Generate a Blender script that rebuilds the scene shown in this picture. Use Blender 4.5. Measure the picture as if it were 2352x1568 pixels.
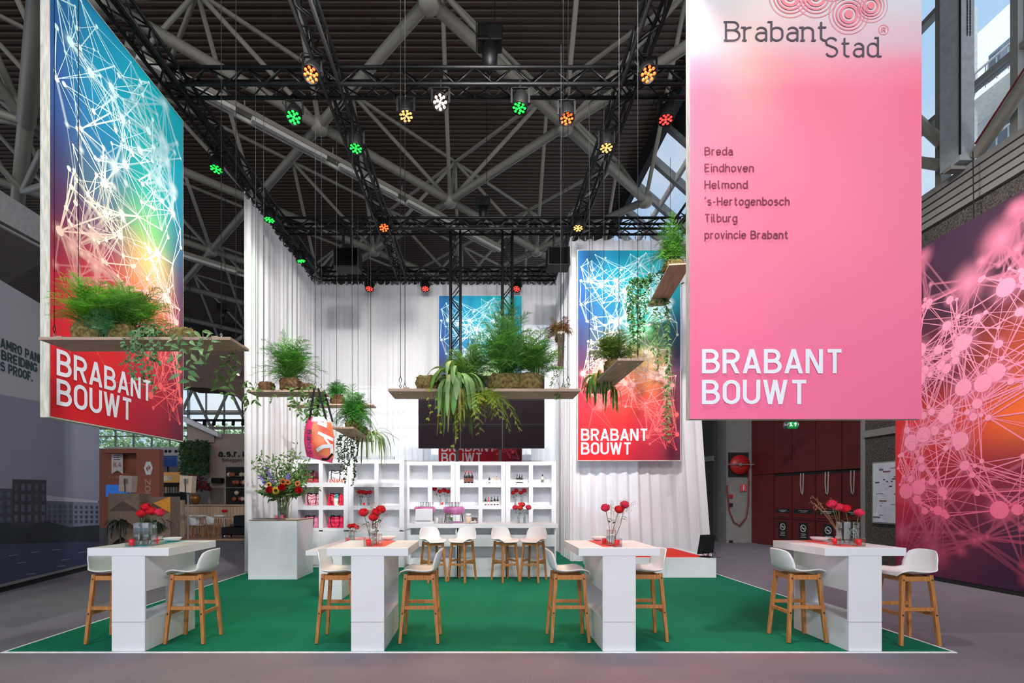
import bpy, math, random
from mathutils import Vector, Matrix
scene = bpy.context.scene
for _o in list(bpy.data.objects): bpy.data.objects.remove(_o)
C = scene.collection
PI = math.pi
# ------------------------------------------------------------------ camera
F, VX, VY, H = 1110.0, 1105.0, 1140.0, 1.62      # focal length in px, vanishing point, eye height
cam_d = bpy.data.cameras.new('camera'); cam = bpy.data.objects.new('camera', cam_d); C.objects.link(cam)
cam.location = (0, 0, H); cam.rotation_euler = (PI/2, 0, 0)
cam_d.sensor_fit = 'HORIZONTAL'; cam_d.sensor_width = 36.0; cam_d.lens = 36*F/2352
cam_d.shift_x = (1176-VX)/2352; cam_d.shift_y = (VY-784)/2352; cam_d.clip_end = 400
scene.camera = cam
scene.cycles.transparent_max_bounces = 32
# ------------------------------------------------------------------ world, sun, big lights, exposure
vs = scene.view_settings
vs.view_transform = 'Standard'; vs.look = 'None'; vs.gamma = 1.0; vs.use_curve_mapping = False; vs.exposure = 0.16
w = bpy.data.worlds.new('sky'); scene.world = w; w.use_nodes = True
wn = w.node_tree.nodes; wl = w.node_tree.links
bgn = wn['Background']; bgn.inputs[1].default_value = 0.95
tc = wn.new('ShaderNodeTexCoord'); nz = wn.new('ShaderNodeTexNoise'); nz.inputs['Scale'].default_value = 3.0; nz.inputs['Detail'].default_value = 6
rp = wn.new('ShaderNodeValToRGB')
rp.color_ramp.elements[0].position = 0.42; rp.color_ramp.elements[0].color = (0.55, 0.75, 1.0, 1)
rp.color_ramp.elements[1].position = 0.66; rp.color_ramp.elements[1].color = (1.0, 1.0, 1.0, 1)
wl.new(tc.outputs['Generated'], nz.inputs['Vector']); wl.new(nz.outputs['Fac'], rp.inputs[0]); wl.new(rp.outputs[0], bgn.inputs[0])
def lamp(name, kind, loc, energy, color=(1, 1, 1), target=None, size=0.3, spot=60, blend=0.5, size_y=None):
    d = bpy.data.lights.new(name, kind); d.energy = energy; d.color = color
    if kind == 'SPOT':
        d.spot_size = math.radians(spot); d.spot_blend = blend; d.shadow_soft_size = size
    elif kind == 'AREA':
        d.size = size
        if size_y: d.shape = 'RECTANGLE'; d.size_y = size_y
    elif kind == 'SUN': d.angle = math.radians(1.0)
    else: d.shadow_soft_size = size
    o = bpy.data.objects.new(name, d); C.objects.link(o); o.location = loc
    if target is not None:
        o.rotation_euler = (Vector(target)-Vector(loc)).to_track_quat('-Z', 'Y').to_euler()
    return o
lamp('sun', 'SUN', (0, 0, 60), 5.0, (1, 0.96, 0.9), target=(38, 6, 8))
# unseen area fills added behind the camera to light the camera-facing fronts
for _x in (-8, 0, 8):
    lamp('front_fill', 'AREA', (_x, -9.0, 10.5), 600, (1, 0.97, 0.95), target=(_x*0.6, 7, 3.0), size=2.4)
for _z, _p in ((4.6, 1000), (1.6, 700)):
    lamp('mural_fill', 'SPOT', (4.85, 6.4, 8.5), _p, (1, 0.95, 0.93), target=(8.75, 9.0, _z), size=0.2, spot=75, blend=0.8)  # unseen spots added out of frame to brighten the mural
lamp('amber_wash', 'SPOT', (3.2, 4.7, 7.75), 10, (1, 0.62, 0.3), target=(3.4, 5.41, 6.6), size=0.08, spot=70, blend=1.0)
# unseen white spots added above the frame to brighten curtains, shelves, banners, tables
for _x, _t in ((-1.0, (-4.9, 12.3, 3.6)), (-2.2, (-3.2, 14.4, 4.2)), (0.2, (0, 14.4, 5.0)), (1.6, (1.4, 14.0, 4.0))):
    lamp('white_fill_spot', 'SPOT', (_x, 4.6, 8.2), 1750, (1, 0.96, 0.95), target=_t, size=0.15, spot=62, blend=0.8)
for _x, _t in ((1.3, (3.7, 11.9, 2.2)), (0.9, (3.6, 11.9, 5.4))):
    lamp('white_fill_spot', 'SPOT', (_x, 4.6, 8.2), 1150, (1, 0.96, 0.95), target=_t, size=0.2, spot=58, blend=0.9)
for _x, _t in ((-0.6, (-2.4, 12.0, 1.2)), (0.8, (0.2, 11.0, 1.2))):
    lamp('white_fill_spot', 'SPOT', (_x, 4.6, 8.2), 620, (1, 0.96, 0.95), target=_t, size=0.2, spot=58, blend=0.9)
for _x, _t in ((1.8, (-4.9, 6.5, 4.4)), (1.0, (-4.9, 7.3, 6.4))):
    lamp('white_fill_spot', 'SPOT', (_x, 4.6, 8.2), 1100, (1, 0.97, 0.95), target=_t, size=0.15, spot=44, blend=0.8)
for _x, _t in ((-3.2, (-3.6, 7.0, 0)), (-1.2, (-1.2, 6.2, 0)), (1.4, (1.4, 6.2, 0)), (1.5, (4.0, 6.8, 0))):
    lamp('white_fill_spot', 'SPOT', (_x, 4.6, 8.2), 420, (1, 0.96, 0.94), target=_t, size=0.12, spot=60, blend=0.8)
# ------------------------------------------------------------------ helpers
def at(px, py, Y): return Vector(((px-VX)*Y/F, Y, H-(py-VY)*Y/F))
def ground(px, py):
    Y = H*F/(py-VY); return Vector(((px-VX)*Y/F, Y, 0))
def Xa(px, Y): return (px-VX)*Y/F
def Za(py, Y): return H-(py-VY)*Y/F
def lin(c):
    r = []
    for v in c[:3]:
        v = v/255.0
        r.append(v/12.92 if v <= 0.04045 else ((v+0.055)/1.055)**2.4)
    return tuple(r)+(1.0,)
MATS = {}
def mat(name, rgb, rough=0.5, metal=0.0, var=0.06, scale=8.0, bump=0.0, bscale=None, emit=0.0, stretch=None, spec=0.5, translucent=0.0, coat=0.0):
    if name in MATS: return MATS[name]
    m = bpy.data.materials.new(name); m.use_nodes = True; nt = m.node_tree; n = nt.nodes; l = nt.links
    b = n['Principled BSDF']; c = lin(rgb)
    b.inputs['Roughness'].default_value = rough; b.inputs['Metallic'].default_value = metal
    b.inputs['Specular IOR Level'].default_value = spec
    b.inputs['Coat Weight'].default_value = coat
    t = n.new('ShaderNodeTexCoord'); mp = n.new('ShaderNodeMapping'); l.new(t.outputs['Object'], mp.inputs[0])
    if stretch: mp.inputs['Scale'].default_value = stretch
    q = n.new('ShaderNodeTexNoise'); q.inputs['Scale'].default_value = scale; q.inputs['Detail'].default_value = 4; l.new(mp.outputs[0], q.inputs['Vector'])
    r = n.new('ShaderNodeValToRGB'); e = r.color_ramp.elements
    e[0].position = 0.3; e[1].position = 0.7
    e[0].color = tuple(max(0, v*(1-2*var)) for v in c[:3])+(1,); e[1].color = tuple(min(1, v*(1+2*var)) for v in c[:3])+(1,)
    l.new(q.outputs['Fac'], r.inputs[0]); l.new(r.outputs[0], b.inputs['Base Color'])
    if emit:
        l.new(r.outputs[0], b.inputs['Emission Color']); b.inputs['Emission Strength'].default_value = emit
    if bump:
        q2 = n.new('ShaderNodeTexNoise'); q2.inputs['Scale'].default_value = bscale or scale*4; l.new(mp.outputs[0], q2.inputs['Vector'])
        bp = n.new('ShaderNodeBump'); bp.inputs['Strength'].default_value = bump; bp.inputs['Distance'].default_value = 0.01
        l.new(q2.outputs['Fac'], bp.inputs['Height']); l.new(bp.outputs[0], b.inputs['Normal'])
    if translucent:
        tr = n.new('ShaderNodeBsdfTranslucent'); l.new(r.outputs[0], tr.inputs[0]); mx = n.new('ShaderNodeMixShader'); mx.inputs[0].default_value = translucent
        l.new(b.outputs[0], mx.inputs[1]); l.new(tr.outputs[0], mx.inputs[2]); l.new(mx.outputs[0], n['Material Output'].inputs[0])
    MATS[name] = m; return m
def glass(name, rgb=(252, 254, 254), fac=0.03, rough=0.02, fres=.45):
    if name in MATS: return MATS[name]
    m = bpy.data.materials.new(name); m.use_nodes = True; nt = m.node_tree; n = nt.nodes; l = nt.links; n.remove(n['Principled BSDF'])
    tr = n.new('ShaderNodeBsdfTransparent'); tr.inputs[0].default_value = lin(rgb)
    gl = n.new('ShaderNodeBsdfGlossy'); gl.inputs['Roughness'].default_value = rough
    lw = n.new('ShaderNodeLayerWeight'); lw.inputs[0].default_value = 0.25
    q = n.new('ShaderNodeTexNoise'); q.inputs['Scale'].default_value = 5
    ma = n.new('ShaderNodeMath'); ma.operation = 'MULTIPLY_ADD'; ma.inputs[1].default_value = fres; ma.inputs[2].default_value = fac
    mb = n.new('ShaderNodeMath'); mb.operation = 'MULTIPLY_ADD'; mb.inputs[1].default_value = 0.02
    l.new(lw.outputs['Fresnel'], ma.inputs[0]); l.new(q.outputs['Fac'], mb.inputs[0]); l.new(ma.outputs[0], mb.inputs[2])
    mx = n.new('ShaderNodeMixShader'); l.new(mb.outputs[0], mx.inputs[0]); l.new(tr.outputs[0], mx.inputs[1]); l.new(gl.outputs[0], mx.inputs[2])
    l.new(mx.outputs[0], n['Material Output'].inputs[0]); MATS[name] = m; return m
def attr_mat(name, alpha=False, rough=0.6, translucent=0.0, var=0.0, spec=0.3):
    """colour comes from the mesh's own colour attribute (prints, leaves)"""
    if name in MATS: return MATS[name]
    m = bpy.data.materials.new(name); m.use_nodes = True; nt = m.node_tree; n = nt.nodes; l = nt.links
    b = n['Principled BSDF']; b.inputs['Roughness'].default_value = rough; b.inputs['Specular IOR Level'].default_value = spec
    a = n.new('ShaderNodeAttribute'); a.attribute_name = 'col'
    q = n.new('ShaderNodeTexNoise'); q.inputs['Scale'].default_value = 40
    h = n.new('ShaderNodeHueSaturation'); mr = n.new('ShaderNodeMapRange'); mr.inputs[3].default_value = 1-max(var, .01); mr.inputs[4].default_value = 1+max(var, .01)
    l.new(q.outputs['Fac'], mr.inputs[0]); l.new(mr.outputs[0], h.inputs['Value']); l.new(a.outputs['Color'], h.inputs['Color']); l.new(h.outputs[0], b.inputs['Base Color'])
    out = b.outputs[0]
    if translucent:
        tr = n.new('ShaderNodeBsdfTranslucent'); l.new(h.outputs[0], tr.inputs[0]); mx = n.new('ShaderNodeMixShader'); mx.inputs[0].default_value = translucent
        l.new(out, mx.inputs[1]); l.new(tr.outputs[0], mx.inputs[2]); out = mx.outputs[0]
    if alpha:
        tp = n.new('ShaderNodeBsdfTransparent'); mx = n.new('ShaderNodeMixShader')
        l.new(a.outputs['Alpha'], mx.inputs[0]); l.new(tp.outputs[0], mx.inputs[1]); l.new(out, mx.inputs[2]); out = mx.outputs[0]
    l.new(out, n['Material Output'].inputs[0]); MATS[name] = m; return m
class MB:
    """collects faces of ONE mesh"""
    def __init__(s): s.v = []; s.f = []; s.c = []
    def quad(s, a, b, c, d): i = len(s.v); s.v += [tuple(a), tuple(b), tuple(c), tuple(d)]; s.f.append((i, i+1, i+2, i+3)); return s
    def box(s, x0, y0, z0, x1, y1, z1):
        i = len(s.v)
        s.v += [(x0, y0, z0), (x1, y0, z0), (x1, y1, z0), (x0, y1, z0), (x0, y0, z1), (x1, y0, z1), (x1, y1, z1), (x0, y1, z1)]
        s.f += [tuple(i+k for k in q) for q in ((0, 3, 2, 1), (4, 5, 6, 7), (0, 1, 5, 4), (1, 2, 6, 5), (2, 3, 7, 6), (3, 0, 4, 7))]; return s
    def bar(s, p, q, w, h, up=(0, 0, 1), w2=None, h2=None):
        """square bar from p to q"""
        p = Vector(p); q = Vector(q); d = (q-p).normalized(); u = Vector(up); sx = d.cross(u)
        if sx.length < 1e-4: sx = d.cross(Vector((1, 0, 0)))
        sx.normalize(); uy = sx.cross(d); i = len(s.v); w2 = w if w2 is None else w2; h2 = h if h2 is None else h2
        for c, a, b in ((p, w/2, h/2), (q, w2/2, h2/2)):
            for e, g in ((-1, -1), (1, -1), (1, 1), (-1, 1)): s.v.append(tuple(c+sx*a*e+uy*b*g))
        s.f += [tuple(i+k for k in x) for x in ((0, 1, 2, 3), (7, 6, 5, 4), (0, 4, 5, 1), (1, 5, 6, 2), (2, 6, 7, 3), (3, 7, 4, 0))]; return s
    def tube(s, pts, r, n=8, caps=True):
        pts = [Vector(p) for p in pts]; rs = r if isinstance(r, (list, tuple)) else [r]*len(pts); i0 = len(s.v); ref = None
        for k, p in enumerate(pts):
            d = (pts[min(k+1, len(pts)-1)]-pts[max(k-1, 0)])
            if d.length < 1e-9: d = Vector((0, 0, 1))
            d.normalize()
            if ref is None: ref = d.cross(Vector((0, 0, 1)) if abs(d.z) < 0.9 else Vector((1, 0, 0)))
            ref = (ref-d*ref.dot(d)).normalized(); b = d.cross(ref)
            for j in range(n):
                a = 2*PI*j/n; s.v.append(tuple(p+(ref*math.cos(a)+b*math.sin(a))*rs[k]))
        for k in range(len(pts)-1):
            for j in range(n):
                a = i0+k*n+j; b_ = i0+k*n+(j+1) % n; s.f.append((a, b_, b_+n, a+n))
        if caps:
            s.f.append(tuple(i0+j for j in range(n-1, -1, -1))); s.f.append(tuple(i0+(len(pts)-1)*n+j for j in range(n)))
        return s
    def lathe(s, prof, n=20, c=(0, 0, 0), cap=True):
        i0 = len(s.v)
        for r, z in prof:
            for j in range(n): a = 2*PI*j/n; s.v.append((c[0]+r*math.cos(a), c[1]+r*math.sin(a), c[2]+z))
        for k in range(len(prof)-1):
            for j in range(n):
                a = i0+k*n+j; b = i0+k*n+(j+1) % n; s.f.append((a, b, b+n, a+n))
        if cap:
            if prof[0][0] > 1e-5: s.f.append(tuple(i0+j for j in range(n-1, -1, -1)))
            if prof[-1][0] > 1e-5: s.f.append(tuple(i0+(len(prof)-1)*n+j for j in range(n)))
        return s
    def prism(s, poly, d, org=(0, 0, 0), u=(1, 0, 0), v=(0, 0, 1)):
        """polygon (a,b) in the plane u,v, extruded by vector d"""
        o = Vector(org); u = Vector(u); v = Vector(v); d = Vector(d); i = len(s.v); n = len(poly)
        for k in (0, 1):
            for a, b in poly: s.v.append(tuple(o+u*a+v*b+d*k))
        s.f.append(tuple(range(i, i+n))); s.f.append(tuple(range(i+2*n-1, i+n-1, -1)))
        for k in range(n): a = i+k; b = i+(k+1) % n; s.f.append((a, a+n, b+n, b))
        return s
    def grid(s, fn, nu, nv, closed=False):
        i0 = len(s.v)
        for a in range(nu+1):
            for b in range(nv+1): s.v.append(tuple(fn(a/nu, b/nv)))
        for a in range(nu):
            for b in range(nv):
                p = i0+a*(nv+1)+b; s.f.append((p, p+1, p+nv+2, p+nv+1))
        return s
    def mesh(s, name, smooth=False, bevel=0.0):
        me = bpy.data.meshes.new(name); me.from_pydata(s.v, [], s.f); me.validate(); 
        if smooth: me.polygons.foreach_set('use_smooth', [True]*len(me.polygons))
        if s.c:
            at_ = me.color_attributes.new('col', 'FLOAT_COLOR', 'POINT')
            flat = [x for c in s.c for x in (c if len(c) == 4 else tuple(c)+(1.0,))]; at_.data.foreach_set('color', flat)
        me.update(); return me
    def build(s, name, m, parent=None, smooth=False, bevel=0.0, loc=None, rot=None):
        o = bpy.data.objects.new(name, s.mesh(name, smooth)); C.objects.link(o); o.data.materials.append(m)
        if parent: o.parent = parent
        if loc is not None: o.location = loc
        if rot is not None: o.rotation_euler = rot
        if bevel:
            b = o.modifiers.new('bevel', 'BEVEL'); b.width = bevel; b.segments = 2; b.limit_method = 'ANGLE'
        return o
def tag(o, label=None, cat=None, group=None, kind=None):
    if label: o['label'] = label
    if cat: o['category'] = cat
    if group: o['group'] = group
    if kind: o['kind'] = kind
    return o
def thing(name, label, cat, loc=(0, 0, 0), rz=0.0, group=None):
    o = bpy.data.objects.new(name, None); o.empty_display_size = 0.1; C.objects.link(o); o.location = loc; o.rotation_euler = (0, 0, rz)
    return tag(o, label, cat, group)
def part(name, mesh, m, parent, loc=(0, 0, 0), rot=(0, 0, 0), scale=None):
    o = bpy.data.objects.new(name, mesh); C.objects.link(o); o.parent = parent; o.location = loc; o.rotation_euler = rot
    if scale: o.scale = scale
    if m and not mesh.materials: mesh.materials.append(m)
    return o
def dup(root, loc=None, rz=None, label=None, group=None, parent=None):
    r = root.copy(); C.objects.link(r); r.parent = parent
    if loc is not None: r.location = loc
    if rz is not None: r.rotation_euler = (0, 0, rz)
    if label: r['label'] = label
    if group: r['group'] = group
    for ch in list(root.children): dup(ch, parent=r)
    return r
def struct(o): o['kind'] = 'structure'; return o
# ------------------------------------------------------------------ stroke lettering
def arc(cx, cy, rx, ry, a0, a1, n=9): return [(cx+rx*math.cos(math.radians(a0+(a1-a0)*k/n)), cy+ry*math.sin(math.radians(a0+(a1-a0)*k/n))) for k in range(n+1)]
def glyph(ch, t):
    """centre lines of a letter; cap height 1, x height .72; returns (strokes, advance, stems for serifs)"""
    h = t/2; lo = h; hi = 1-h; x = .72-h; W = .5
    oval = lambda w, b, tp: arc(w/2, tp-w/2, w/2, w/2, 180, 0)+arc(w/2, b+w/2, w/2, w/2, 0, -180)+[(0, tp-w/2)]
    bowl = oval(.42, lo, x)
    S = []; w = W; st = []
    if ch == 'B': S = [[(0, 0), (0, 1)], [(0, hi), (.27, hi)]+arc(.27, hi-.205, .2, .205, 90, -90)+[(0, hi-.41)], [(0, hi-.41), (.29, hi-.41)]+arc(.29, (lo+hi-.41)/2, .23, (hi-.41-lo)/2, 90, -90)+[(0, lo)]]; w = .52; st = [(0, lo), (0, hi)]
    elif ch == 'R': S = [[(0, 0), (0, 1)], [(0, hi), (.27, hi)]+arc(.27, hi-.22, .22, .22, 90, -90)+[(0, hi-.44)], ('p', .24, hi-.4, .48, 0)]; w = .5
    elif ch == 'P': S = [[(0, 0), (0, 1)], [(0, hi), (.27, hi)]+arc(.27, hi-.24, .22, .24, 90, -90)+[(0, hi-.48)]]; w = .48
    elif ch == 'A': S = [('p', 0, 0, .27, 1), ('p', .27, 1, .54, 0), [(.1, .27), (.44, .27)]]; w = .54
    elif ch == 'N': S = [[(0, 0), (0, 1)], ('p', 0.02, 1, W-.02, 0), [(W, 0), (W, 1)]]
    elif ch == 'M': S = [[(0, 0), (0, 1)], ('p', 0.02, 1, .31, .25), ('p', .31, .25, .6, 1), [(.62, 0), (.62, 1)]]; w = .62
    elif ch == 'T': S = [[(0, hi), (.52, hi)], [(.26, hi), (.26, 0)]]; w = .52
    elif ch == 'I': S = [[(0, 0), (0, 1)]]; w = 0
    elif ch == 'E': S = [[(W*.9, hi), (0, hi), (0, lo), (W*.9, lo)], [(0, .5), (W*.8, .5)]]; w = .45
    elif ch == 'F': S = [[(W*.9, hi), (0, hi), (0, 0)], [(0, .5), (W*.75, .5)]]; w = .43
    elif ch == 'L': S = [[(0, 1), (0, lo), (.42, lo)]]; w = .42
    elif ch == 'H': S = [[(0, 0), (0, 1)], [(W, 0), (W, 1)], [(0, .5), (W, .5)]]
    elif ch == 'D': S = [[(0, lo), (0, hi), (.22, hi)]+arc(.22, hi-.28, .28, .28, 90, 0)+arc(.22, lo+.28, .28, .28, 0, -90)+[(0, lo)]]
    elif ch == 'O': S = [oval(W, lo, hi)]
    elif ch == 'G': S = [arc(.25, hi-.25, .25, .25, 20, 180)+arc(.25, lo+.25, .25, .25, 180, 360)+[(.5, .46), (.3, .46)]]
    elif ch == 'U': S = [[(0, 1)]+arc(.25, lo+.25, .25, .25, 180, 360)+[(W, 1)]]
    elif ch == 'J': S = [arc(.17, lo+.2, .2, .2, 200, 360)+[(.37, 1)]]; w = .38
    elif ch == 'W': S = [('p', 0, 1, .19, 0), ('p', .19, 0, .38, 1), ('p', .38, 1, .57, 0), ('p', .57, 0, .76, 1)]; w = .76
    elif ch == 'Z': S = [[(-h, hi), (W+h, hi)], ('p', W-.02, 1-t, .02, t), [(-h, lo), (W+h, lo)]]
    elif ch == 'S': S = [arc(.24, hi-.22, .22, .22, 20, 215)+arc(.25, lo+.235, .235, .235, 60, -160)]; w = .48
    elif ch == 'a': S = [arc(.2, x-.2, .19, .2, 150, 0)+[(.39, 0)], [(.39, .42), (.18, .42)]+arc(.18, (.42+lo)/2, .18, (.42-lo)/2, 90, 270)+[(.25, lo), (.39, .16)]]; w = .4; st = []
    elif ch == 'b': S = [bowl, [(0, 0), (0, 1)]]; w = .42; st = [(-.06, hi)]
    elif ch == 'd': S = [bowl, [(.42, 0), (.42, 1)]]; w = .42; st = [(.36, hi), (.48, lo)]
    elif ch == 'p': S = [bowl, [(0, -.26), (0, .72)]]; w = .42
    elif ch == 'g': S = [bowl, [(.42, .72)]+arc(.21, -.05, .21, .18, 0, -150)]; w = .42
    elif ch == 'c': S = [arc(.21, x-.21, .21, .21, 20, 180)+arc(.21, lo+.21, .21, .21, 180, 340)]; w = .4
    elif ch == 'e': S = [[(0, .38), (.42, .38)]+arc(.21, x-.21, .21, .21, 0, 180)+arc(.21, lo+.21, .21, .21, 180, 330)]; w = .42
    elif ch == 'o': S = [bowl]; w = .42
    elif ch == 'h': S = [[(0, 0), (0, 1)], arc(.2, x-.2, .2, .2, 170, 0)+[(.4, 0)]]; w = .4
    elif ch == 'n': S = [[(0, 0), (0, .72)], arc(.2, x-.2, .2, .2, 170, 0)+[(.4, 0)]]; w = .4; st = [(-.04, x), (0, lo), (.42, lo)]
    elif ch == 'm': S = [[(0, 0), (0, .72)], arc(.17, x-.17, .17, .17, 170, 0)+[(.34, 0)], arc(.51, x-.17, .17, .17, 180, 0)+[(.68, 0)]]; w = .68
    elif ch == 'r': S = [[(0, 0), (0, .72)], arc(.22, x-.22, .22, .22, 175, 75)]; w = .26; st = [(0, lo), (-.04, x)]
    elif ch == 'u': S = [[(0, .72)]+arc(.2, lo+.2, .2, .2, 180, 360)+[(.4, .72)], [(.4, 0), (.4, .72)]]; w = .4
    elif ch == 'v': S = [('p', 0, .72, .19, 0), ('p', .19, 0, .38, .72)]; w = .38
    elif ch == 'i': S = [[(0, 0), (0, .72)], [(0, .86), (0, 1)]]; w = 0
    elif ch == 'l': S = [[(0, 1)]+arc(.16, lo+.16, .16, .16, 180, 270)]; w = .16
    elif ch == 't': S = [[(.12, .95)]+arc(.28, lo+.16, .16, .16, 180, 270)+[(.33, lo)], [(0, x), (.32, x)]]; w = .33
    elif ch == 's': S = [arc(.18, x-.15, .17, .15, 30, 215)+arc(.19, lo+.165, .18, .165, 60, -150)]; w = .36
    elif ch == '-': S = [[(0, .4), (.26, .4)]]; w = .26
    elif ch == "'": S = [[(0, .78), (.05, 1)]]; w = .06
    elif ch == '.': S = [[(0, 0), (0, t)]]; w = 0
    elif ch == ',': S = [[(0, t), (-.05, -.12)]]; w = 0
    elif ch == '8': S = [oval(.4, .5, hi), oval(.48, lo, .5)]; w = .48
    elif ch == '4': S = [[(.38, 0), (.38, 1), (0, .28), (.52, .28)]]; w = .5
    elif ch == '1': S = [[(0, .75), (.2, hi), (.2, 0)]]; w = .25
    elif ch == ' ': w = .22
    return S, w, st
def ribbon(mb, pts, t, fn, close=False):
    P2 = [Vector((p[0], p[1])) for p in pts]; Q = [P2[0]]
    for p in P2[1:]:
        if (p-Q[-1]).length > 1e-4: Q.append(p)
    if len(Q) < 2: return
    close = (Q[0]-Q[-1]).length < 1e-3
    if close: Q.pop()
    n = len(Q); L = []; mn = .62
    for k in range(n):
        a = Q[k-1] if (k > 0 or close) else None; b = Q[(k+1) % n] if (k < n-1 or close) else None
        d1 = (Q[k]-a).normalized() if a is not None else None; d2 = (b-Q[k]).normalized() if b is not None else None
        if d1 is None: d1 = d2
        if d2 is None: d2 = d1
        m = d1+d2
        if m.length < 1e-3: m = d2
        m.normalize(); nn = Vector((-m.y, m.x)); cs = max(mn, nn.dot(Vector((-d2.y, d2.x)))); L.append(nn*(t/2/cs))
    i = len(mb.v)
    for k in range(n): mb.v.append(tuple(fn(*(Q[k]+L[k])))); mb.v.append(tuple(fn(*(Q[k]-L[k]))))
    for k in range(n if close else n-1): a = i+2*k; b = i+2*((k+1) % n); mb.f.append((a, a+1, b+1, b))
def text_mb(mb, s, fn, height, width=None, t=.14, gap=.17, serif=0.0, x0=0.0, y0=0.0):
    """lettering in plane coordinates (a right, b up) mapped by fn to 3-D"""
    adv = 0; items = []; e0 = Vector(fn(.2, .2)); nrm = (Vector(fn(.21, .2))-e0).cross(Vector(fn(.2, .21))-e0).normalized(); ly_ = [0]
    for ch in s:
        S, w, st = glyph(ch, t); items.append((adv, S, st)); adv += w+gap+(t*.5 if ch != ' ' else 0)
    adv -= gap; sx = (width/adv) if width else height
    for k, (a0, S, st) in enumerate(items):
        f2 = lambda a, b: fn(x0+(a+a0+t/2)*sx, y0+b*height)
        n0 = len(mb.v)
        for pl in S:
            ly_[0] += 1; f3 = (lambda a, b, z_=nrm*(.00006*ly_[0]), g_=f2: Vector(g_(a, b))+z_)
            if pl[0] == 'p':
                _, xa, ya, xb, yb = pl; hw = t/2*math.hypot(xb-xa, yb-ya)/abs(yb-ya); mb.quad(f3(xa-hw, ya), f3(xa+hw, ya), f3(xb+hw, yb), f3(xb-hw, yb))
            else: ribbon(mb, pl, t, f3)
        if serif:
            for (a, b) in st: ly_[0] += 1; ribbon(mb, [(a-serif, b), (a+serif, b)], t, lambda a, b, z_=nrm*(.00006*ly_[0]), g_=f2: Vector(g_(a, b))+z_)
    return mb
def text_part(s, fn, height, m, parent, name='lettering', **k):
    mb = MB(); text_mb(mb, s, fn, height, **k); return mb.build(name, m, parent)
# ================================================================== materials
M_roof = mat('roof_steel', (80, 63, 52), .6, 0, .05, 3)
M_tube = mat('grey_tube', (138, 133, 122), .45, 0.0, .06, 2)
M_black = mat('black_truss', (10, 10, 11), .5, 0.0, .1, 6, spec=.3)
M_blackplastic = mat('black_plastic', (10, 10, 11), .55, 0, .1, 6, spec=.2)
M_white = mat('white_laminate', (233, 234, 238), .35, 0, .012, 3, coat=.15)
M_whitep = mat('white_seat_plastic', (232, 233, 234), .38, 0, .015, 5)
M_oak = mat('oak_leg', (186, 122, 66), .5, 0, .14, 9, .05, stretch=(6, 6, .6))
M_plank = mat('grey_pine_plank', (176, 152, 132), .65, 0, .13, 5, .12, 20, stretch=(.5, 6, 6))
M_plank_y = mat('grey_pine_plank_lengthwise', (170, 142, 124), .65, 0, .13, 5, .12, 20, stretch=(6, .5, 6))
M_frame = mat('pale_timber_frame', (214, 212, 198), .6, 0, .12, 7, .1, 25, stretch=(5, 5, .7))
M_steel = mat('steel_wire', (34, 34, 36), .8, 0, .05, 10, spec=.1)
M_chrome = mat('bright_steel', (205, 207, 210), .2, .9, .03, 10)
M_dark = mat('dark_void', (22, 20, 20), .8, 0, .1, 3)
M_concrete = mat('pebble_concrete', (72, 67, 62), .9, 0, .5, 45, .6, 45)
M_conc2 = mat('plain_concrete', (104, 101, 97), .85, 0, .12, 5, .2)
M_greypaint = mat('grey_paint', (126, 124, 121), .55, 0, .05, 3)
M_red = mat('dark_red_door', (92, 21, 18), .5, 0, .06, 3)
M_glass = glass('clear_glass'); M_win = glass('window_glass', (245, 250, 253), .02, fres=.08)
M_whitetxt = mat('white_print', (240, 242, 250), .6, 0, .01, 4)
M_darktxt = mat('charcoal_print', (74, 72, 84), .6, 0, .02, 4)
M_plumtxt = mat('plum_print', (120, 42, 66), .6, 0, .02, 4)
# ================================================================== floor
def carpet_mat(name, rgb, s=220, var=.28):
    m = mat(name, rgb, .95, 0, .035, 1.5, .35, s, spec=.1); nt = m.node_tree; n = nt.nodes; l = nt.links
    q = n.new('ShaderNodeTexNoise'); q.inputs['Scale'].default_value = s*.6; q.inputs['Detail'].default_value = 3
    t = [x for x in n if x.type == 'TEX_COORD'][0]; l.new(t.outputs['Object'], q.inputs['Vector'])
    r = [x for x in n if x.type == 'VALTORGB'][0]; b = n['Principled BSDF']
    h = n.new('ShaderNodeHueSaturation'); mr = n.new('ShaderNodeMapRange'); mr.inputs[1].default_value = .3; mr.inputs[2].default_value = .7; mr.inputs[3].default_value = 1-var; mr.inputs[4].default_value = 1+var
    l.new(q.outputs['Fac'], mr.inputs[0]); l.new(mr.outputs[0], h.inputs['Value']); l.new(r.outputs[0], h.inputs['Color']); l.new(h.outputs[0], b.inputs['Base Color']); return m
M_floor = carpet_mat('grey_hall_carpet', (124, 117, 126)); M_green = carpet_mat('green_carpet', (24, 116, 88), 260, .14)
struct(MB().box(-60, -12, -.2, 12, 70, 0).build('floor', M_floor))
gc = MB().box(-4.955, 5.02, 0, 4.91, 14.6, .006).build('green_carpet', M_green)
tag(gc, 'bright green carpet laid under the whole white stand', 'carpet')
for p0, p1 in (((-4.975, 5.0), (4.93, 5.03)), ((-4.975, 5.03), (-4.945, 14.6)), ((4.90, 5.03), (4.93, 14.6))):
    MB().box(p0[0], p0[1], .0005, p1[0], p1[1], .0085).build('edge_tape', mat('white_tape', (236, 236, 238), .6), gc)
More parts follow.
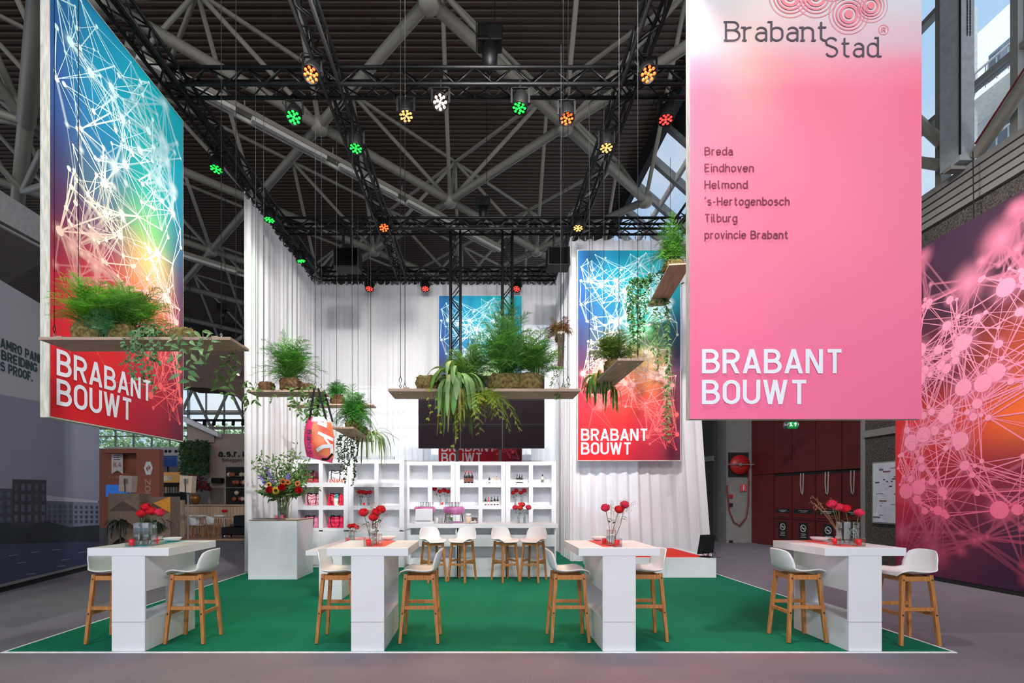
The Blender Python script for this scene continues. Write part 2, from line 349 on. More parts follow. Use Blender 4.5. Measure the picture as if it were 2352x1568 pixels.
# ================================================================== roof: corrugated deck, 45-degree space frame
mb = MB(); p = .235; y = -12.0; k = 0; prof = []
while y < 40.6:
    prof += [(y, 16.0), (y+p*.42, 16.0), (y+p*.5, 16.045), (y+p*.92, 16.045)]; y += p
for k, (yy, zz) in enumerate(prof):
    mb.v += [(-60, yy, zz), (6.84, yy, zz)]
    if k: mb.f.append((2*k-2, 2*k-1, 2*k+1, 2*k))
ceiling = struct(mb.build('ceiling', M_roof))
ZL, ZU, S_ = 11.6, 15.2, 3.3
fr = thing('roof_space_frame', 'grey tubular steel space frame carrying the dark hall roof', 'roof frame'); fr['kind'] = 'structure'
unit_tube = {}
def tube_part(name, a, b, r, m, parent, n=10):
    key = (n, m.name)
    if key not in unit_tube:
        unit_tube[key] = MB().tube([(0, 0, 0), (0, 0, 1)], 1.0, n).mesh('unit_tube', True); unit_tube[key].materials.append(m)
    a = Vector(a); b = Vector(b); d = b-a
    o = bpy.data.objects.new(name, unit_tube[key]); C.objects.link(o); o.parent = parent; o.location = a
    o.rotation_mode = 'QUATERNION'; o.rotation_quaternion = d.to_track_quat('Z', 'Y'); o.scale = (r, r, d.length); return o
def inview(a, b, pad=60):
    for t in (0, .25, .5, .75, 1):
        q = Vector(a).lerp(Vector(b), t)
        if q.y > 1 and -pad < VX+F*q.x/q.y < 2352+pad and -pad < VY-F*(q.z-H)/q.y < 1568: return True
    return False
Lnode = lambda i, j: Vector((-1.05+S_*(i-j), 9.72+S_*(i+j), ZL))
Unode = lambda i, j: Vector((-1.05+S_*(i-j), 13.02+S_*(i+j), ZU))
def okn(v): return -19 < v.x < 6.9 and 4 < v.y < 37
joint_m = MB().lathe([(.05, -.22), (.2, -.16), (.24, 0), (.2, .16), (.05, .22)], 10).mesh('joint', True); joint_m.materials.append(M_tube)
for i in range(-6, 9):
    for j in range(-6, 9):
        a = Lnode(i, j); u = Unode(i, j)
        for b in (Lnode(i+1, j), Lnode(i, j+1)):
            if okn(a) and okn(b) and inview(a, b): tube_part('lower_chord', a, b, .125, M_tube, fr, 12)
        for b in (Unode(i+1, j), Unode(i, j+1)):
            if okn(u) and okn(b) and u.y < 32 and inview(u, b): tube_part('upper_chord', u, b, .065, M_tube, fr)
        for b in (Lnode(i, j), Lnode(i+1, j), Lnode(i, j+1), Lnode(i+1, j+1)):
            if okn(u) and okn(b) and u.y < 32 and inview(u, b): tube_part('diagonal', b, u, .066, M_tube, fr)
        if okn(a) and inview(a, a): part('joint', joint_m, M_tube, fr, a)
def trunking(x, y, n, label):
    t = thing('light_trunking', label, 'light trunking', (x, y, 11.05), PI/4)
    MB().box(0, -.09, .1, n*2.4, .09, .22).build('rail', M_tube, t)
    MB().box(.1, .14, .02, n*2.4-.3, .2, .12).build('reflector', mat('white_reflector', (196, 194, 186), .5), t)
    for k in range(n): MB().box(k*2.4+.2, -.06, 0, k*2.4+2.2, .06, .1).build('fixture', mat('white_reflector', (196, 194, 186), .5), t)
    for k in range(n+1): MB().tube([(k*2.38+.05, 0, .2), (k*2.38+.05, 0, .5)], .015, 6).build('hanger', M_tube, t)
trunking(-7.6, 10.3, 5, 'long pale light trunking hanging diagonally above the stand')
trunking(-13.6, 17.2, 4, 'shorter light trunking under the far left roof tubes')
# tree column at the far left
tc_ = thing('tree_column', 'thick grey steel column with branching tubes at upper left', 'column', at(60, 280, 12.6)); tc_['kind'] = 'structure'
o0 = at(60, 280, 12.6)
for px, py, Y, r in ((95, -40, 9.6, .2), (40, 470, 14.5, .17)):
    tube_part('stem', Vector((0, 0, 0)), at(px, py, Y)-o0, r, M_tube, tc_, 14)
for px, py, Y, r in ((-120, 40, 10.5, .12), (-60, 110, 12, .11), (-90, 150, 14, .09), (-120, 225, 12, .11), (-130, 255, 16, .12), (150, 200, 13.5, .09), (230, 330, 17, .11), (110, 330, 15, .08), (-60, 20, 11, .1)):
    tube_part('branch', Vector((0, 0, 0)), at(px, py, Y)-o0, r, M_tube, tc_)
for px, py, Y, r in ((95, 350, 12, .08), (150, 410, 12, .08), (-30, 350, 13, .08)):
    tube_part('brace', at(52, 440, 14)-o0, at(px, py, Y)-o0, r, M_tube, tc_)
# ================================================================== right side of the hall
wr = struct(MB().box(9.1, -12, 0, 9.6, 10.3, 7.05).build('wall_right', M_concrete))
sl = MB().box(0, -10, 0, .06, 1.6, .12).mesh('slat'); sl.materials.append(M_greypaint)
lb = struct(MB().box(9.12, -10, 7.03, 9.5, 18.2, 7.8).build('trim_1', M_greypaint))
for k in range(5):
    part('slat', MB().box(0, 0, 0, .1, 28, .115).mesh('slat'), M_greypaint, lb, (9.03, -10, 7.06+k*.15))
wu = thing('window_1', 'tall hall windows above the ribbed band on the right', 'window'); wu['kind'] = 'structure'
ys = [1.4+1.38*k for k in range(13)]
for k, yy in enumerate(ys):
    MB().box(9.15, yy-.06, 7.8, 9.36, yy+.06, 13.7).build('mullion', M_greypaint, wu)
    if k < len(ys)-1:
        for z0, z1 in ((7.84, 9.24), (9.34, 11.4), (11.5, 13.6)): MB().box(9.24, yy+.06, z0, 9.26, ys[k+1]-.06, z1).build('pane', M_win, wu)
for z0 in (9.24, 11.4): MB().box(9.17, 1.4, z0, 9.34, ys[-1], z0+.1).build('transom', M_greypaint, wu)
cl = struct(MB().box(8.8, 8.88, 7.8, 9.066, 9.27, 16).build('steel_column', mat('pale_steel_paint', (150, 156, 160), .5)))
tag(cl, 'square grey steel column standing before the upper right windows', 'column')
MB().box(8.75, 9.0, 7.72, 9.03, 9.15, 7.8).build('base_plate', M_greypaint, cl)
MB().tube([(8.79, 8.87, 7.9), (8.79, 8.87, 15)], .018, 6).build('conduit', M_blackplastic, cl)
d_ = thing('window_brace', 'thick diagonal grey tube with a red cable across the window', 'brace', at(2244, 355, 8.85)); o0 = d_.location.copy()
tube_part('tube', (0, 0, 0), at(2420, 95, 7.4)-o0, .11, M_tube, d_, 14)
MB().tube([at(2240, 330, 8.8)-o0, at(2420, 55, 7.38)-o0], .018, 6).build('cable', mat('red_cable', (120, 30, 35), .5), d_)
d_ = thing('wall_brace', 'pair of grey tubes bracing the wall behind the column', 'brace', at(2100, 290, 10.2)); o0 = d_.location.copy()
tube_part('tube', at(2100, 270, 10.2)-o0, at(2166, 330, 9.5)-o0, .1, M_tube, d_, 12); tube_part('tube', at(2110, 372, 10)-o0, at(2166, 380, 9.5)-o0, .1, M_tube, d_, 12)
ch = thing('hoist_chain', 'loop of dark hoist chain hanging before the upper window', 'chain', at(2225, 80, 8.3)); o0 = ch.location.copy()
lk = MB()
for a in range(10):
    for b in range(5): pass
lk.v = []; lk.f = []
for a in range(8):
    for b in range(4):
        A = 2*PI*a/8; B = 2*PI*b/4; rr = .012+.004*math.cos(B); lk.v.append((rr*math.cos(A), .004*math.sin(B), 1.5*rr*math.sin(A)))
for a in range(8):
    for b in range(4): lk.f.append((a*4+b, a*4+(b+1) % 4, ((a+1) % 8)*4+(b+1) % 4, ((a+1) % 8)*4+b))
lkm = lk.mesh('link', True); lkm.materials.append(M_black)
for s_, n in ((-.025, 38), (.025, 38)):
    for k in range(n): part('link', lkm, M_black, ch, (s_, 0, k*.026), (0, 0, PI/2*(k % 2)))
# sloping glazing over the right edge of the roof
sk = thing('skylight', 'sloping skylight of grey bars beside the dark roof', 'skylight'); sk['kind'] = 'structure'
def slope(t, y): return (6.84+2.6*t, y, 16.0-2.3*t)
for y0, y1 in ((-12, 18.4), (33, 40.6)):
    q = MB(); a = slope(0, y0); b = slope(1.05, y0); c = slope(1.05, y1); e = slope(0, y1)
    q.prism([(0, 0), (1, 0), (1, 1), (0, 1)], (.1, 0, .1), a, Vector(b)-Vector(a), Vector(e)-Vector(a)); q.build('solid_panel', M_dark, sk)
struct(MB().box(6.7, -12, 15.2, 6.95, 40.6, 16.05).build('trim_2', M_dark))
yy = 18.4; k = 0
while yy < 32.5:
    a = Vector(slope(0, yy)); b = Vector(slope(1.0, yy)); MB().bar(a, b, .2, .3).build('glazing_bar', M_greypaint, sk)
    for t0, t1 in ((.02, .47), (.53, .98)):
        p0 = Vector(slope(t0, yy+.1)); p1 = Vector(slope(t1, yy+.1)); p2 = Vector(slope(t1, yy+1.7)); p3 = Vector(slope(t0, yy+1.7))
        MB().quad(p0, p1, p2, p3).build('pane', glass('frosted_glass', (222, 228, 236), .02, fres=.08), sk)
    yy += 1.8
MB().bar(slope(.5, 18.4), slope(.5, 33), .12, .25).build('purlin', M_greypaint, sk)
# recessed red exit doors (set obliquely), pier, hose column
A = Vector((9.5, 16.95, 0)); B = Vector((10.2, 12.6, 0)); dw = (B-A).normalized(); nw = Vector((-dw.y, dw.x, 0))
if nw.x > 0: nw = -nw
def twall(px):
    k = (px-VX)/F; return (k*A.y-A.x)/(dw.x-k*dw.y)
def wpt(t, z, off=0.0): return A+dw*t+nw*off+Vector((0, 0, z))
def wbox(mb, t0, z0, t1, z1, o0, o1):
    i = len(mb.v)
    for o in (o0, o1):
        for t, z in ((t0, z0), (t1, z0), (t1, z1), (t0, z1)): mb.v.append(tuple(wpt(t, z, o)))
    mb.f += [tuple(i+k for k in q) for q in ((0, 1, 2, 3), (7, 6, 5, 4), (0, 4, 5, 1), (1, 5, 6, 2), (2, 6, 7, 3), (3, 7, 4, 0))]; return mb
wb = struct(wbox(MB(), -.2, 0, 4.6, 7.0, -.3, -.02).build('wall_red', M_dark))
tx = [twall(x) for x in (1733, 1779, 1820, 1874, 1935, 1992)]; tx[0] = 0
for k in range(5):
    wbox(MB(), tx[k]+.012, 2.38, tx[k+1]-.012, 6.9, -.02, .02).build('cladding_panel', M_red, wb)
wbox(MB(), tx[0]+.01, 0, tx[1]-.02, 2.36, -.02, .02).build('cladding_panel', M_red, wb)
M_sign = mat('black_sign', (26, 28, 30), .4); M_ring = mat('sign_white', (200, 200, 200), .5)
names = ['farthest red exit door beside the hose reel column', 'second red exit door with a no smoking sign', 'third red exit door behind the roses on the table', 'nearest red exit door beside the pebble pier']
for k in range(4):
    t0 = tx[k+1]+.03; t1 = tx[k+2]-.03; tm = (t0+t1)/2
    d = thing('door_%d' % (k+1), names[k], 'door', wpt(tm, 0), group='red exit doors'); d['kind'] = 'structure'
    def loc(o): o.parent = d; o.matrix_parent_inverse = Matrix.Translation(-d.location); return o
    loc(wbox(MB(), t0, .02, t1, 2.28, -.02, .015).build('leaf_panel', M_red))
    loc(wbox(MB(), t0+.04, .92, t1-.04, 1.02, .015, .06).build('push_bar', mat('red_push_bar', (104, 28, 22), .4)))
    loc(wbox(MB(), t0+.08, .95, t1-.08, .985, .06, .062).build('grip_slot', M_dark))
    s = loc(wbox(MB(), t0+.05, 1.1, t1-.05, 1.24, .015, .02).build('exit_notice', M_sign))
    for j, (zz, w_) in enumerate(((1.18, .34), (1.14, .2))):
        q = loc(wbox(MB(), tm-w_/2, zz, tm+w_/2, zz+.012, .02, .022).build('small_print', M_ring)); 
    if k in (0, 1, 2, 3):
        s = loc(wbox(MB(), tm-.17, .28, tm+.17, .82, .015, .02).build('no_smoking_sign', M_sign))
        q = MB()
        ribbon(q, arc(0, 0, .1, .1, 0, 360, 20), .022, lambda a, b: wpt(tm+a, .65+b, .023)); ribbon(q, [(-.07, .07), (.07, -.07)], .02, lambda a, b: wpt(tm+a, .65+b, .024)); ribbon(q, [(-.06, 0), (.06, 0)], .018, lambda a, b: wpt(tm+a, .65+b, .025))
        loc(q.build('prohibition_ring', M_ring))
        for zz, w_ in ((.47, .2), (.42, .15), (.37, .22)): loc(wbox(MB(), tm-w_/2, zz, tm+w_/2, zz+.012, .02, .022).build('small_print', M_ring))
    if k in (1, 2, 3):
        q = MB(); q.tube([wpt(tm-.06, 2.33, .05), wpt(tm-.05, 2.0, .07), wpt(tm-.03, 1.72, .06), wpt(tm+.01, 1.68, .06), wpt(tm+.04, 1.75, .07), wpt(tm+.04, 2.33, .05)], .016, 6)
        loc(q.build('pull_strap', mat('grey_strap', (150, 146, 140), .7)))
# green exit sign lamp
ex = thing('exit_sign', 'small green illuminated exit sign hanging over the red doors', 'sign', at(1817, 976, 14.0))
MB().lathe([(.001, -.14), (.1, -.14), (.1, .14), (.001, .14)], 16).build('sign_body', mat('exit_green', (20, 150, 70), .4, emit=.5), ex, True, rot=(0, PI/2, 0))
for s_ in (-1, 1): MB().lathe([(.001, -.012), (.115, -.012), (.115, .012), (.001, .012)], 16).build('end_ring', M_chrome, ex, True, loc=(.15*s_, 0, 0), rot=(0, PI/2, 0))
q = MB(); ribbon(q, [(.06, -.05), (.06, .05)], .025, lambda a, b: (a, -.103, b)); ribbon(q, [(.025, .015), (.06, .055), (.095, .015)], .022, lambda a, b: (a, -.104, b))
ribbon(q, [(-.1, -.05), (-.06, 0), (-.09, .04), (-.04, .05)], .022, lambda a, b: (a, -.103, b)); ribbon(q, [(-.06, 0), (-.03, -.05)], .02, lambda a, b: (a, -.104, b)); q.build('pictogram', mat('exit_white', (225, 245, 230), .4, emit=.8), ex)
MB().tube([(0, 0, .1), (0, 0, 4)], .01, 6).build('hanger', M_blackplastic, ex)
# pier with floor plan
pr = struct(MB().box(9.25, 10.35, 0, 10.4, 11.65, 7.05).build('pillar_pebble', M_concrete)); tag(pr, 'pebble-dashed pier between the red doors and the mural', 'pillar')
MB().box(9.21, 10.4, Za(1000, 11.2), 9.26, 11.7, Za(984, 11.2)).build('band', M_greypaint, pr)
MB().box(9.2, 11.64, 0, 9.36, 11.72, 6.9).build('corner_strip', M_greypaint, pr)
po = thing('floor_plan_board', 'white framed floor plan board on the pebble pier', 'notice board', (9.2, 10.95, 1.0))
MB().box(.0, -.42, 0, .03, .42, 1.42).build('frame', M_greypaint, po); MB().box(-.006, -.39, .03, 0, .39, 1.39).build('sheet', mat('plan_paper', (196, 200, 210), .5), po)
random.seed(5)
for k in range(26):
    yy = random.uniform(-.3, .3); zz = random.uniform(.1, 1.3); w_ = random.choice((.05, .08, .2, .12)); MB().box(-.009, yy-w_/2, zz, -.006, yy+w_/2, zz+random.choice((.012, .03, .006))).build('plan_mark', mat('plan_ink%d' % (k % 2), ((120, 60, 70), (70, 70, 80))[k % 2], .6), po)
# hose reel column
hc = struct(MB().box(8.6, 16.95, 0, 9.62, 17.6, 7).build('pillar_grey', M_greypaint)); tag(hc, 'grey service pillar holding the fire hose reel', 'pillar')
struct(MB().box(8.45, 17.6, 0, 8.62, 26, 7).build('wall_back', M_concrete)); MB().box(8.4, 17.55, Za(1057, 17.4), 8.46, 26, Za(1045, 17.4)).build('trim_3', M_greypaint)['kind'] = 'structure'
hr = thing('hose_reel', 'red round fire hose reel in a grey wall niche', 'hose reel', at(1697, 1067, 16.9))
MB().box(-.35, .005, -.42, .35, .045, .43).build('niche', M_dark, hr)
MB().lathe([(.06, -.06), (.33, -.06), (.34, -.04), (.34, .04), (.06, .04)], 28).build('reel', mat('reel_red', (170, 30, 30), .4), hr, True, loc=(0, -.06, 0), rot=(PI/2, 0, 0))
MB().lathe([(.001, -.05), (.07, -.05), (.07, .05)], 16).build('hub', M_chrome, hr, True, loc=(0, -.12, 0), rot=(PI/2, 0, 0))
MB().bar((-.45, -.16, 0), (.45, -.16, 0), .03, .03).build('guide_bar', M_chrome, hr)
q = MB().tube([(.31, -.05, -.2), (.32, -.05, -.6), (.3, -.05, -1.4), (.22, -.05, -1.85), (.0, -.05, -2.1-.02), (-.2, -.05, -2.0), (-.36, -.05, -1.6), (-.42, -.05, -1.0), (-.44, -.05, -.85)], .022, 8).build('hose', mat('hose_red', (120, 24, 30), .5), hr, True)
MB().tube([(-.44, -.05, -.95), (-.44, -.05, -.72)], .035, 8).build('nozzle', mat('hose_red', (120, 24, 30), .5), hr)
MB().box(.06, -.02, -.93, .26, 0, -.68).build('hydrant_sign', mat('sign_pink', (196, 70, 84), .5), hr)
q = MB(); ribbon(q, [(.16, -.9), (.16, -.71)], .03, lambda a, b: (a, -.022, b)); q.build('sign_mark', M_ring, hr)
for k, (zz, s_) in enumerate(((-1.1, .06), (-1.4, .06), (-2.7, .06))): MB().box(-.34, -.03, zz-s_, -.22, 0, zz+s_).build('call_point', mat('reel_red', (170, 30, 30), .4) if k == 0 else M_sign, hr)
struct(MB().box(9.62, 17.2, 0, 12, 17.6, 7).build('wall_end', M_dark))
# white building with balconies outside the right windows
bo = thing('outside_building', 'sunlit white apartment building seen through the right windows', 'building', (24, 10, 0)); M_bw = mat('white_render', (226, 226, 222), .8); M_bg = mat('grey_panel', (150, 153, 158), .7)
MB().box(0, -14, 0, 6, 14, 24).build('wall', M_bw, bo)
for k in range(5):
    z0 = 6+k*3.4; MB().box(-1.6, -13, z0, 0, 13.5, z0+.25).build('balcony_slab', M_bw, bo)
    b_ = MB().box(-1.65, -13, z0+1.15, -1.58, 13.5, z0+1.22).build('railing', M_bg, bo)
    pm = MB().box(0, 0, 0, .04, .03, .95).mesh('baluster'); pm.materials.append(M_bg)
    for j in range(56): part('baluster', pm, M_bg, b_, (-1.63, -13+j*.47, z0+.2))
    for j in range(7): MB().box(-.06, -12+j*3.8, z0+.4, -.01, -10+j*3.8, z0+2.8).build('window', mat('outside_glass', (96, 108, 122), .15), bo)
for j in range(6): MB().box(-1.7, -12.4+j*4.9, 0, -1.3, -11.8+j*4.9, 24).build('pier', M_bw, bo)
# ================================================================== stand rigging: black box trusses
TS = .26
brace_meshes = {}
def brace_mesh(key, a, b):
    if key not in brace_meshes:
        brace_meshes[key] = MB().tube([a, b], .0135, 6).mesh('brace', True); brace_meshes[key].materials.append(M_black)
    return brace_meshes[key]
def truss(label, loc, axis, L, group='black box trusses of the stand', s=TS, pitch=.3):
    rot = {'x': (0, 0, 0), 'y': (0, 0, PI/2), 'z': (0, -PI/2, 0)}[axis]
    t = thing('box_truss', label, 'truss', loc, 0, group); t.rotation_euler = rot
    for yy in (0, s):
        for zz in (0, s): MB().tube([(0, yy, zz), (L, yy, zz)], .03, 8).build('chord', M_black, t, True)
    n = int(L/pitch)
    pu = brace_mesh(('v', 1, s), (0, 0, 0), (pitch, 0, s)); pd = brace_mesh(('v', 0, s), (0, 0, s), (pitch, 0, 0)); hu = brace_mesh(('h', 1, s), (0, 0, 0), (pitch, s, 0)); hd = brace_mesh(('h', 0, s), (0, s, 0), (pitch, 0, 0))
    for k in range(n):
        for yy in (0, s): part('brace', pu if k % 2 else pd, M_black, t, (k*pitch, yy, 0))
        part('brace', hu if k % 2 else hd, M_black, t, (k*pitch, 0, 0)); part('brace', hd if k % 2 else hu, M_black, t, (k*pitch, 0, s))
    return t
ZT = 8.06
truss('front crosswise box truss carrying most of the coloured spotlights', (-4.9, 7.55, ZT), 'x', 9.8)
truss('middle crosswise box truss above the video wall', (-4.7, 11.62, ZT), 'x', 9.5)
truss('rear crosswise box truss above the back curtain', (-4.7, 14.14, ZT), 'x', 6.9)
truss('lengthwise box truss along the left curtain', (-4.72, 5.1, ZT), 'y', 9.3)
truss('lengthwise box truss left of the stand centre', (-2.22, 5.1, ZT), 'y', 9.3)
truss('lengthwise box truss right of the stand centre', (2.46, 5.1, ZT), 'y', 9.3)
truss('lengthwise box truss mostly hidden behind the pink banner', (4.95, 7.8, ZT), 'y', 4.1)
# two hanging towers that carry the video wall
truss('left hanging tower of the video wall', (Xa(1057, 11.8), 11.8, 2.9), 'z', 5.2, 'video wall towers', .24)
truss('right hanging tower of the video wall', (Xa(1177, 11.8), 11.8, 2.9), 'z', 5.2, 'video wall towers', .24)
# ------------------------------------------------------------------ LED par cans
par_body = MB().lathe([(.03, .15), (.09, .14), (.115, .08), (.12, 0), (.125, -.1), (.12, -.115), (.11, -.115), (.11, -.1)], 20).mesh('can', True); par_body.materials.append(M_blackplastic)
par_lens = MB().lathe([(.001, -.098), (.11, -.098)], 20).mesh('face_plate'); par_lens.materials.append(M_blackplastic)
q = MB()
for k in range(13):
    r_, a_ = (0, 0) if k == 0 else ((.045, k*PI/2+.4) if k < 5 else (.085, k*PI/4))
    q.lathe([(.001, -.108), (.017, -.106), (.023, -.099)], 8, (r_*math.cos(a_), r_*math.sin(a_), 0), False)
led_geo = q
def led_mesh(m):
    me = led_geo.mesh('led_cluster', True); me.materials.append(m); return me
LEDC = {'green': ((30, 235, 70), (.06, 1, .12)), 'orange': ((255, 96, 40), (1, .22, .06)), 'amber': ((255, 176, 96), (1, .5, .2)), 'red': ((255, 60, 50), (1, .1, .08)), 'warm': ((255, 214, 178), (1, .75, .5))}
led_m = {k: led_mesh(mat('led_'+k, v[0], .3, emit=2.2)) for k, v in LEDC.items()}
def par_can(px, py, col, tilt, pan, label, drop=.34, power=300, z=7.77):
    Y = (z-H)*F/(VY-py); X = Xa(px, Y)
    t = thing('par_spotlight', label, 'spotlight', (X, Y, z), 0, 'coloured par spotlights on the trusses')
    piv = thing('head', None, None, (0, 0, 0)); 
    for k in ('label', 'category'):
        if k in piv: del piv[k]
    piv.parent = t; piv.rotation_euler = (tilt, 0, pan)
    part('can', par_body, M_blackplastic, piv); part('face_plate', par_lens, M_blackplastic, piv); part('led_cluster', led_m[col], None, piv)
    yk = MB()
    for s_ in (-1, 1): yk.bar((.135*s_, 0, -.01), (.135*s_, 0, .22), .012, .03)
    yk.bar((-.135, 0, .22), (.135, 0, .22), .03, .012); yk.build('yoke', M_blackplastic, t)
    MB().tube([(0, 0, .22), (0, 0, drop)], .02, 8).build('clamp', M_blackplastic, t)
    MB().tube([(-.13, .02, .1), (-.2, .02, .2), (-.16, .02, .3), (-.03, .02, drop-.02)], .008, 6).build('power_lead', M_blackplastic, t)
    power = power*.3 if col == 'green' else power
    d = Vector((0, 0, -1)); d.rotate(piv.rotation_euler)
    lamp('par_light', 'SPOT', Vector((X, Y, z))+d*.14, power, LEDC[col][1], Vector((X, Y, z))+d*3, .015, 55, .7)
R = math.radians
par_can(717, 165, 'orange', R(-32), 0, 'orange spotlight beside the left centre truss near the top', .3, 300, 7.85)
par_can(676, 262, 'green', R(-28), R(10), 'large green spotlight under the left end of the front truss')
par_can(932, 255, 'amber', R(-14), R(20), 'amber spotlight left of the bright one on the front truss')
par_can(1012, 235, 'warm', R(-52), 0, 'brightest warm white spotlight facing the viewer on the front truss', .34, 500)
par_can(1195, 235, 'green', R(-12), R(-50), 'green spotlight turned aside right of the front truss centre')
par_can(1301, 262, 'orange', R(-18), 0, 'orange spotlight under the front truss near the roof joint')
par_can(1487, 165, 'orange', R(-34), R(-6), 'orange spotlight beside the right truss near the top', .3, 300, 7.85)
par_can(1530, 262, 'red', R(-10), R(-40), 'red spotlight under the front truss next to the pink banner')
par_can(818, 330, 'green', R(-12), 0, 'green spotlight under the left centre truss')
par_can(498, 378, 'green', R(-12), 0, 'green spotlight hanging left of the left truss beside the network banner')
par_can(1393, 328, 'amber', R(-10), R(-20), 'amber spotlight under the right lengthwise truss')
par_can(881, 516, 'orange', R(-25), R(25), 'orange spotlight on the crossing with the middle truss')
par_can(1329, 515, 'amber', R(-15), R(-40), 'amber spotlight where the right curtain corner meets the truss')
par_can(620, 495, 'green', R(-8), R(-20), 'green spotlight at the front of the left curtain')
par_can(690, 590, 'green', R(10), R(-70), 'green spotlight turned sideways at the rear of the left curtain')
par_can(849, 657, 'red', R(-22), 0, 'red spotlight at left on the back curtain')
par_can(977, 657, 'red', R(-22), R(5), 'red spotlight in the middle of the back curtain')
par_can(1188, 658, 'red', R(-30), R(-30), 'red spotlight at right on the back curtain')
# chain hoists and loudspeakers
def hoist(px, py, Y, label, sc=1.0, up=3.2):
    t = thing('chain_hoist', label, 'hoist', at(px, py, Y))
    MB().box(-.2*sc, -.13*sc, -.02, .2*sc, .13*sc, .24*sc).build('motor_body', M_blackplastic, t, bevel=.02)
    for k in range(7): MB().box((-.22+.03*k)*sc, -.15*sc, .02, (-.208+.03*k)*sc, .15*sc, .25*sc).build('cooling_fin', M_blackplastic, t)
    MB().lathe([(.04*sc, -.42*sc), (.12*sc, -.3*sc), (.13*sc, 0)], 12).build('chain_bag', M_black, t, True)
    MB().tube([(.08, 0, .2), (.08, 0, up)], .008, 6).build('chain', M_black, t); MB().tube([(0, 0, -.6), (0, 0, 0)], .012, 6).build('hook_sling', M_steel, t)
hoist(1125, 105, 7.68, 'black chain hoist standing over the front truss', 1.0); hoist(1110, 474, 11.75, 'black chain hoist above the middle truss', .85)
def speaker(px0, px1, py0, py1, Y, label):
    a = at(px0, py1, Y); b = at(px1, py0, Y); w_ = b.x-a.x; h_ = b.z-a.z
    t = thing('loudspeaker', label, 'loudspeaker', ((a.x+b.x)/2, Y, a.z), 0, 'hanging loudspeakers')
    MB().prism([(-w_/2, 0), (w_/2, 0), (w_/2*.98, h_), (-w_/2*.98, h_)], (0, .4, 0)).build('cabinet', M_blackplastic, t, bevel=.01)
    MB().box(-w_/2+.03, -.012, .03, w_/2-.03, 0, h_-.03).build('grille', mat('speaker_grille', (5, 5, 6), .9, spec=.05), t)
    for s_ in (-1, 1): MB().box(s_*.1-.02, .1, h_, s_*.1+.02, .2, ZT-a.z+.03).build('bracket', M_blackplastic, t)
speaker(765, 823, 567, 612, 11.5, 'black loudspeaker hanging left of the video wall towers'); speaker(1258, 1310, 565, 608, 11.5, 'black loudspeaker hanging beside the right curtain corner')
# ================================================================== curtains
def sheer_mat(name, rgb, clear):
    m = bpy.data.materials.new(name); m.use_nodes = True; nt = m.node_tree; n = nt.nodes; l = nt.links
    b = n['Principled BSDF']; b.inputs['Roughness'].default_value = .8; b.inputs['Specular IOR Level'].default_value = .1
    t = n.new('ShaderNodeTexCoord'); q = n.new('ShaderNodeTexNoise'); q.inputs['Scale'].default_value = 60; l.new(t.outputs['Object'], q.inputs['Vector'])
    r = n.new('ShaderNodeValToRGB'); c = lin(rgb); r.color_ramp.elements[0].color = tuple(x*.95 for x in c[:3])+(1,); r.color_ramp.elements[1].color = c; l.new(q.outputs['Fac'], r.inputs[0]); l.new(r.outputs[0], b.inputs['Base Color'])
    tl = n.new('ShaderNodeBsdfTranslucent'); l.new(r.outputs[0], tl.inputs[0]); m1 = n.new('ShaderNodeMixShader'); m1.inputs[0].default_value = .2; l.new(b.outputs[0], m1.inputs[1]); l.new(tl.outputs[0], m1.inputs[2])
    tp = n.new('ShaderNodeBsdfTransparent'); lw = n.new('ShaderNodeLayerWeight'); lw.inputs[0].default_value = .35
    mr = n.new('ShaderNodeMapRange'); mr.inputs[3].default_value = clear; mr.inputs[4].default_value = clear*.25; l.new(lw.outputs['Facing'], mr.inputs[0])
    m2 = n.new('ShaderNodeMixShader'); l.new(mr.outputs[0], m2.inputs[0]); l.new(m1.outputs[0], m2.inputs[1]); l.new(tp.outputs[0], m2.inputs[2]); l.new(m2.outputs[0], n['Material Output'].inputs[0]); return m
M_sheer = sheer_mat('white_sheer', (248, 247, 249), .14); M_sheer2 = sheer_mat('thin_white_sheer', (248, 248, 250), .32)
def curtain(label, x0, y0, x1, y1, ztop, m, seed, amp=.05, wave=.22, flare=0.0, hooks=True):
    rnd = random.Random(seed); L = math.hypot(x1-x0, y1-y0); d = Vector(((x1-x0)/L, (y1-y0)/L, 0)); nn = Vector((-d.y, d.x, 0))
    ph = [0]; k = [rnd.uniform(.7, 1.4) for _ in range(400)]; am = [rnd.uniform(.35, 1.2) for _ in range(400)]
    NU = int(L/wave*14); NV = 9
    t = thing('sheer_curtain', label, 'curtain', (x0, y0, 0), 0, 'white sheer curtains of the stand')
    def phase(u):
        x = u*L/wave; i = int(x); f = x-i; return i+f, am[i % 400]*(1-f)+am[(i+1) % 400]*f, k[(i//3) % 400]
    def fn(u, v):
        x, a, kk = phase(u); z = .02+v*(ztop-.02); off = math.sin(x*2*PI)*amp*a*(1.05-.35*v)+math.sin(x*.9+v*1.5)*amp*.6+math.sin(x*4.3*PI+1)*amp*.25*a
        zz = z-(0.05*abs(math.sin(x*PI*1.0)) if v > .99 else 0); e = flare*(1-v)**1.5*u
        return d*(u*L+e)+nn*off+Vector((0, 0, zz))
    MB().grid(fn, NU, NV).build('cloth', m, t, True)
    if hooks:
        hm = MB().box(-.012, -.012, 0, .012, .012, .09).mesh('hook'); hm.materials.append(M_whitetxt)
        n = int(L/.2)
        for i in range(n+1): part('hook', hm, None, t, d*(L*i/n+rnd.uniform(-.05, .05))+Vector((0, 0, ztop-.03)))
    return t
curtain('white sheer curtain along the left side of the stand', -4.97, 10.2, -4.97, 14.5, 8.03, M_sheer, 1, .035, .28)
